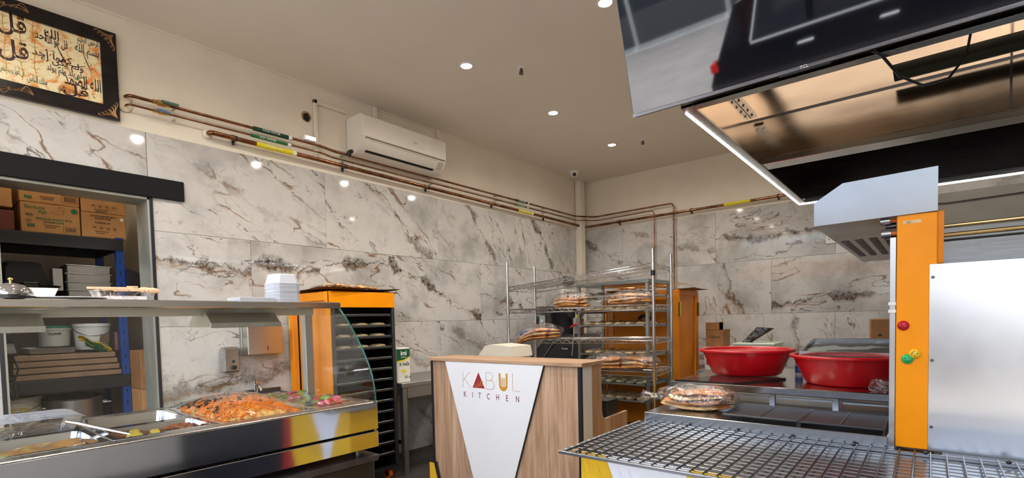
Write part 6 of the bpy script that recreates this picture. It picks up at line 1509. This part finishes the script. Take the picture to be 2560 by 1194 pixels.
text(ca, 'Fortune', (XB, -5.652, 1.948), 0.03, PRG, '+x', shear=0.2); text(ca, 'Pak', (XB, -5.59, 1.922), 0.03, PRG, '+x', shear=0.2)
text(ca, 'REGULAR SNACK BOX', (XB, -5.60, 1.885), 0.017, PRG, '+x', bold=0.0003); text(ca, 'SUGARCANE', (XB, -5.565, 1.866), 0.017, PRG, '+x', bold=0.0003)
text(ca, 'FDA', (XB, -5.645, 1.905), 0.018, PRG, '+x', bold=0.0008); text(ca, 'SGS', (XB, -5.642, 1.838), 0.022, PRG, '+x', bold=0.0012); small_print(ca, -5.565, 1.845)
B().tube([(XB, -5.632 + 0.012 * math.cos(a / 16 * 2 * PI), 1.875 + 0.008 * math.sin(a / 16 * 2 * PI)) for a in range(17)], 0.0012, 4).obj('round_mark', PRG, ca)
B().prism(arc(-5.413, 1.955, 0.017, 0.017, 0, 2 * PI - .01, 16), 'x', XB - 0.001, XB).obj('green_seal', PRG, ca)
B().tube([(XB, y_, z_) for y_, z_ in ((-5.53, 1.935), (-5.50, 1.925), (-5.465, 1.93), (-5.465, 1.95), (-5.49, 1.955), (-5.49, 1.975), (-5.46, 1.972), (-5.465, 1.95))], 0.0008, 4).obj('box_drawing', PRG, ca)
barcode(ca, -5.46, 1.822, 0.055, 0.024)
cb2 = scarton('brown carton with a barcode and green SGS print, under the doorway head', -5.670, -5.385, 1.987, 2.17, 0.40)
text(cb2, 'SGS', (XB, -5.648, 2.01), 0.022, PRG, '+x', bold=0.0012); small_print(cb2, -5.575, 2.02); barcode(cb2, -5.46, 2.012, 0.055, 0.03)
cc = scarton('brown carton printed large dinner box sugarcane', -5.380, -5.142, 1.803, 1.965, 0.40)
text(cc, 'LARGE DINNER BOX', (XB, -5.335, 1.940), 0.015, PRD, '+x', bold=0.0004); text(cc, 'SUGARCANE', (XB, -5.31, 1.925), 0.015, PRD, '+x', bold=0.0004); text(cc, 'CODE:SC-09', (XB, -5.31, 1.896), 0.015, PRD, '+x', bold=0.0004)
B().box((XB - 0.001, -5.172, 1.925), (XB, -5.155, 1.945)).obj('white_sticker', WHITEP, cc)
cd = scarton('brown carton with handling symbols, above the dinner box carton', -5.378, -5.138, 1.967, 2.13, 0.40)
for c_, z_ in ((cc, 1.855), (cd, 1.998)):
    for j in range(4):
        y_ = -5.325 + j * 0.036
        B().tube([(XB, y_, z_), (XB, y_ + 0.024, z_), (XB, y_ + 0.024, z_ + 0.022), (XB, y_, z_ + 0.022)], 0.0006, 4, closed=True).obj('symbol_frame', PRD, c_)
        B().prism([(y_ + 0.012, z_ + 0.019), (y_ + 0.005, z_ + 0.011), (y_ + 0.010, z_ + 0.011), (y_ + 0.010, z_ + 0.003), (y_ + 0.014, z_ + 0.003), (y_ + 0.014, z_ + 0.011), (y_ + 0.019, z_ + 0.011)] if j != 0 else arc(y_ + 0.012, z_ + 0.011, 0.008, 0.007, 0, PI, 8), 'x', XB - 0.001, XB).obj('handling_symbol', PRD, c_)
    small_print(c_, -5.31, z_ - 0.018)
scarton('torn pale carton stacked at the left of the top storage shelf', -5.95, -5.70, 1.94, 2.15, 0.40, CARD)
scarton('dark red and brown carton low at the left of the top storage shelf', -5.95, -5.695, 1.803, 1.92, 0.40, P('carton_red', rgb(110, 52, 40), 0.7, var=0.15))
# middle shelf
t = thing('wok', 'large seasoned steel wok on the middle storage shelf', 'wok', (-0.78, -5.64, 1.362))
B().lathe([(0.0, 0.0), (0.07, 0.005), (0.15, 0.045), (0.20, 0.12), (0.203, 0.12), (0.153, 0.042), (0.07, 0.002)], n=40).obj('bowl', steel('wok_steel', (0.30, 0.27, 0.22, 1), 0.28, stain=0.4), t, True, w=False, angle=70)
B().tube([(0.19, -0.05, 0.115), (0.235, -0.03, 0.128), (0.235, 0.03, 0.128), (0.19, 0.05, 0.115)], 0.006, 8).obj('loop_handle', STEEL_DARK, t, True, w=False)
t = thing('black_crate', 'black plastic crate standing behind the wok', 'crate', (-0.88, -5.63, 1.50))
B().prism([(-5.755, 1.49), (-5.515, 1.49), (-5.555, 1.635), (-5.715, 1.635)], 'x', -1.04, -0.78).obj('crate_body', BLACK, t)
for j in range(9): B().box((-1.04, -5.712 + j * 0.017, 1.633), (-0.78, -5.702 + j * 0.017, 1.642)).obj('rib', BLACK, t)
t = thing('dark_pot', 'dark pot at the left of the middle storage shelf', 'pot', (-0.75, -5.84, 1.362))
B().lathe([(0.0, 0.0), (0.11, 0.0), (0.115, 0.24), (0.125, 0.25), (0.125, 0.26), (0.0, 0.26)], n=28).obj('pot_body', BLACKM, t, True, w=False)
for k in range(4):
    z_ = 1.362 + 0.055 * k; dx_ = 0.004 * k
    t = thing('stacked_pan', ('lowest', 'second', 'third', 'topmost')[k] + ' deep steel pan in the stack on the middle storage shelf', 'pan', (-0.75, -5.34, z_), group='stacked pans in storage')
    y0_, y1_ = -5.46, -5.225
    bb = tray_shell(B(), -0.92, -0.60, y0_ + 0.012, y1_ - 0.012, z_, z_ + 0.09, 0.006); bb.obj('pan_body', STEEL_DULL, t)
    B().tube([(-0.588, y0_, z_ + 0.09), (-0.588, y1_, z_ + 0.09), (-0.93, y1_, z_ + 0.09), (-0.93, y0_, z_ + 0.09)], 0.004, 6, closed=True).obj('rolled_rim', STEEL, t, True)
B().box((-0.74, -5.52, 1.45), (-0.66, -5.465, 1.60), 0.004, M=None).solo('pan_cover', STEEL_DULL, 'steel pan lid leaning at the left of the pan stack', 'lid')
B().prism([(-5.162, 1.60), (-5.13, 1.585), (-5.085, 1.57), (-5.07, 1.50), (-5.075, 1.40), (-5.10, 1.375), (-5.162, 1.38)], 'x', -0.545, -0.46).solo('black_bag', BLACK, 'black bag hanging beside the blue rack post', 'bag', smooth=True)
# lower shelf: cardboard flats, trays, buckets, cloth
for k in range(4):
    z_ = 0.888 + 0.040 * k
    B().grid(lambda u, v: (-0.95 + 0.42 * u, -5.745 + (0.535 - 0.01 * k) * v, z_ + 0.034 + 0.003 * math.sin(7 * v + k)), 2, 12).box((-0.95, -5.745, z_), (-0.53 + 0.002 * k, -5.21 - 0.01 * k, z_ + 0.034), 0.004).solo('cardboard_flat', P('flats_tan', rgb(138, 112, 90), 0.8, var=0.12, vsc=9), ('lowest', 'second', 'third', 'topmost')[k] + ' bundle of folded cardboard on the lower storage shelf', 'cardboard', 'cardboard bundles')
def bucket(lab, c, z, r0, r1, h_, mat, lidm=None, handle=True, name='bucket'):
    t = thing(name, lab, 'bucket', (c[0], c[1], z), group='buckets in the storage room')
    B().lathe([(0.0, 0.0), (r0, 0.0), (r1, h_ - 0.02), (r1 + 0.006, h_ - 0.02), (r1 + 0.006, h_), (r1 - 0.004, h_), (r0 - 0.002, 0.01), (0, 0.01)] if not lidm else [(0.0, 0.0), (r0, 0.0), (r1, h_ - 0.02), (r1 + 0.006, h_ - 0.02), (r1 + 0.006, h_), (0, h_)], n=32).obj('bucket_body', mat, t, True, w=False)
    if lidm: B().lathe([(r1 + 0.009, h_ - 0.008), (r1 + 0.009, h_ + 0.006), (0, h_ + 0.006)], n=32).obj('bucket_lid', lidm, t, True, w=False)
    if handle: B().tube([(r1 * math.cos(a), r1 * math.sin(a) , h_ - 0.03 - 0.05 * abs(math.sin(a + PI / 2))) for a in [-PI / 2 + k_ * PI / 10 for k_ in range(11)]], 0.003, 6).obj('wire_handle', GALV, t, True, w=False)
    return t
GREYB = P('bucket_grey', rgb(176, 176, 172), 0.4, var=0.05); WHB = P('bucket_white', rgb(206, 208, 206), 0.35, var=0.03)
t = bucket('grey tub with a green lid and printed village scene', (-0.68, -5.525), 1.092, 0.075, 0.082, 0.125, GREYB, P('lid_green', rgb(24, 110, 84), 0.4), False)
text(t, 'VILLAGE', (0.083, -0.045, 0.075), 0.018, INKB, '+x', w=False, bold=0.0006)
t = bucket('plain white bucket with a wire handle on the lower storage shelf', (-0.66, -5.335), 1.062, 0.088, 0.098, 0.172, WHB)
B().prism([(0.02, 0.045), (0.075, 0.045), (0.075, 0.10), (0.02, 0.10)], 'x', 0.086, 0.0895).obj('paper_label', P('label_brown', rgb(96, 78, 62), 0.5), t, w=False)
t = thing('oven_tray', 'shallow steel tray under the grey tub on the lower storage shelf', 'tray', (-0.66, -5.56, 1.05))
tray_shell(B(), -0.80, -0.555, -5.66, -5.45, 1.05, 1.085, 0.01).obj('tray_body', STEEL_DULL, t)
t = thing('cleaning_cloth', 'yellow and green cloth draped by the white bucket', 'cloth', (-0.54, -5.37, 1.05))
B().grid(lambda u, v: (-0.535 + 0.018 * math.sin(5 * u + 7 * v), -5.43 + 0.17 * u, 1.138 - 0.075 * u + 0.034 * (v - .5) + 0.008 * math.sin(12 * u)), 14, 6).obj('yellow_part', P('cloth_yellow', rgb(186, 160, 50), 0.8), t, True)
B().grid(lambda u, v: (-0.528 + 0.018 * math.sin(5 * u + 7 * v), -5.40 + 0.10 * u, 1.112 - 0.055 * u + 0.045 * (v - .5)), 10, 6).obj('green_part', P('cloth_green', rgb(20, 96, 66), 0.8), t, True)
B().cyl((-0.60, -5.213, 1.05), (-0.60, -5.213, 1.16), 0.02, 16).cyl((-0.60, -5.213, 1.16), (-0.60, -5.213, 1.175), 0.021, 16).solo('jar', P('jar_dark', rgb(90, 60, 66), 0.3), 'small dark jar with a red lid by the blue post', 'jar', smooth=True)
# hanging black strap, floor bucket, pot, cartons at the side
t = thing('apron_strap', 'black apron with straps hanging at the left of the doorway', 'apron', (-0.30, -5.79, 0.95))
B().grid(lambda u, v: (-0.30 + 0.012 * math.sin(9 * v), -5.815 + 0.045 * u + 0.02 * v * u, 1.20 - 0.15 * v), 6, 8).obj('apron_cloth', BLACK, t, True)
for dy in (0.0, 0.03): B().tube([(-0.30, -5.80 + dy, 1.06), (-0.295, -5.79 + dy * 1.4, 0.98), (-0.30, -5.80 + dy, 0.90), (-0.30, -5.775 + dy * .5, 0.80)], 0.006, 6).obj('strap', BLACK, t)
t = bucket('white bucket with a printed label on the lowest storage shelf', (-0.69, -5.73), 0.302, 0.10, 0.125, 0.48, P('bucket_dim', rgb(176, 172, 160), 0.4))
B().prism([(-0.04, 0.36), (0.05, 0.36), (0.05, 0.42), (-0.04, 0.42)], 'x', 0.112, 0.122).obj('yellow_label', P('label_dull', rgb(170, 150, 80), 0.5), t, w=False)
t = thing('stock_pot', 'wide steel stock pot low in the storage rack', 'pot', (-0.74, -5.44, 0.302))
B().lathe([(0.0, 0.0), (0.15, 0.0), (0.155, 0.43), (0.165, 0.44), (0.15, 0.44), (0.145, 0.02), (0, 0.02)], n=36).obj('pot_body', STEEL_DULL, t, True, w=False)
B().lathe([(0.163, 0.445), (0.15, 0.455), (0.03, 0.47), (0, 0.47)], n=36).obj('pot_lid', STEEL, t, True, w=False)
for sy in (-1, 1): B().tube([(0.06, sy * 0.15, 0.39), (0.07, sy * 0.19, 0.39), (-0.03, sy * 0.19, 0.39), (-0.03, sy * 0.15, 0.39)], 0.005, 6).obj('pot_handle', STEEL, t, True, w=False)
for k in range(4):
    z_ = 0.0 + 0.262 * k
    scx = thing('carton', ('lowest', 'second', 'third', 'topmost')[k] + ' brown carton in the stack beside the doorway jamb', 'box', (-0.42, -5.09, z_), group='cartons beside the jamb')
    B().box((-0.53, -5.162, z_), (-0.30, -5.03, z_ + 0.26), 0.003).obj('carton_body', CARD_D if k % 2 else CARD, scx)
    B().box((-0.2998, -5.15, z_ + 0.11), (-0.2992, -5.05, z_ + 0.15)).obj('packing_tape', P('tape_brown', rgb(172, 128, 78), 0.25), scx)
B().tube([(-0.21, -5.02, 1.46), (-0.215, -5.06, 1.455), (-0.21, -5.10, 1.435)], 0.008, 8).solo('cream_pipe', P('pipe_cream', rgb(214, 200, 170), 0.5), 'short cream pipe stub inside the storage doorway', 'pipe', smooth=True)

# ================================================================== STREET OUTSIDE THE OPEN FRONT (seen in reflections)
struct(B().box((-40, -9.2, -0.16), (40, Y0, -0.02)), 'ground_pavement', P('pavement', rgb(190, 182, 170), 0.8, var=0.08, vsc=1.5))
struct(B().box((-40, -45, -0.24), (40, -9.2, -0.10)), 'ground_road', P('asphalt', rgb(150, 146, 140), 0.85, var=0.1, vsc=1.2))
# ---- parked car
car = thing('parked_car', 'dark blue station wagon parked on the street outside', 'car', (3.6, -11.2, -0.10))
CARP = P('car_paint', rgb(14, 18, 28), 0.15, metal=0.3, coat=1.0); CGL = P('car_glass', (0.03, 0.035, 0.045, 1), 0.05, ior=1.8)
cy0, cy1 = -12.1, -10.3
low = [(1.35, 0.22), (1.30, 0.62), (1.42, 0.92), (4.35, 0.98), (5.45, 0.86), (5.72, 0.66), (5.74, 0.25), (5.3, 0.18), (1.7, 0.18)]
B().prism(low, 'y', cy0, cy1).obj('car_body', CARP, car)
B().prism([(1.42, 0.92), (1.72, 1.50), (2.1, 1.60), (3.5, 1.58), (4.45, 0.98)], 'y', cy0 + 0.10, cy1 - 0.10).obj('cabin', CARP, car)
for poly in ([(1.86, 1.02), (2.02, 1.46), (2.52, 1.50), (2.52, 1.04)], [(2.60, 1.04), (2.60, 1.51), (3.30, 1.50), (3.38, 1.05)], [(3.46, 1.05), (3.40, 1.49), (3.52, 1.48), (4.15, 1.06)]):
    B().prism(poly, 'y', cy1 - 0.102, cy1 - 0.092).obj('side_window', CGL, car)
B().box((1.33, cy1 - 0.25, 0.78), (1.44, cy1 + 0.002, 0.90), 0.01).obj('tail_light', P('tail_red', rgb(200, 20, 26), 0.2, emit=(1, 0.02, 0.02, 1), estr=0.15), car)
SILV = P('car_silver', rgb(226, 228, 232), 0.4)
B().box((1.86, cy1 - 0.095, 0.985), (4.2, cy1 - 0.080, 1.012)).obj('chrome_strip', SILV, car)
B().tube([(1.86, cy1 - 0.085, 1.02), (2.0, cy1 - 0.085, 1.50), (2.3, cy1 - 0.085, 1.535), (3.45, cy1 - 0.085, 1.52), (4.18, cy1 - 0.085, 1.04)], 0.012, 6).obj('window_trim', SILV, car)
for x in (2.5, 3.35): B().box((x - 0.09, cy1 - 0.0, 0.82), (x + 0.09, cy1 + 0.03, 0.85), 0.01).obj('door_handle', SILV, car)
for x in (2.15, 4.75):
    k = B().cyl((x, cy1 - 0.2, 0.22), (x, cy1 + 0.01, 0.22), 0.33, 30).obj('wheel', BLACK, car, True)
    B().cyl((x, cy1 + 0.005, 0.22), (x, cy1 + 0.02, 0.22), 0.20, 24).obj('rim_disc', ALU, k, True)
B().box((3.95, cy1 - 0.12, 1.02), (4.12, cy1 + 0.10, 1.14), 0.03).obj('wing_mirror', CARP, car)
# ---- shop opposite
sh = thing('opposite_shop', 'low shop building with an orange fascia across the street', 'building', (2.0, -21, -0.10))
B().box((-24, -24, -0.10), (26, -21.2, 4.6)).obj('facade', P('render_cream', rgb(226, 220, 208), 0.8, var=0.05), sh)
B().box((-16, -21.3, 2.9), (4, -21.0, 3.6)).obj('fascia', P('fascia_orange', rgb(206, 130, 80), 0.6), sh)
for j in range(6):
    x = -16 + j * 3.0
    k = B().box((x, -21.22, 0.1), (x + 2.85, -21.15, 2.7)).obj('window', CGL, sh)
    B().box((x - 0.06, -21.24, 2.7), (x + 2.91, -21.13, 2.78)).obj('window_head', WHITEP, k)
# ---- text objects become meshes so that each is a real piece
dg = bpy.context.evaluated_depsgraph_get()
for o in [o for o in COL.objects if o.type == 'FONT']:
    me = bpy.data.meshes.new_from_object(o.evaluated_get(dg))
    m = bpy.data.objects.new('lettering_mesh', me); COL.objects.link(m)
    nm = o.name
    if nm in FIT:
        y0_, y1_, z0_, z1_ = FIT[nm]; xs = [v.co.x for v in me.vertices]; zs = [v.co.y for v in me.vertices]
        kx = (y1_ - y0_) / (max(xs) - min(xs)); kz = (z1_ - z0_) / (max(zs) - min(zs)); ax_, az_ = min(xs), min(zs)
        for v in me.vertices: v.co.x = (v.co.x - ax_) * kx; v.co.y = (v.co.y - az_) * kz
    m.parent = o.parent; m.matrix_local = o.matrix_local.copy()
    if not me.materials: me.materials.append(o.data.materials[0])
    bpy.data.objects.remove(o); m.name = nm
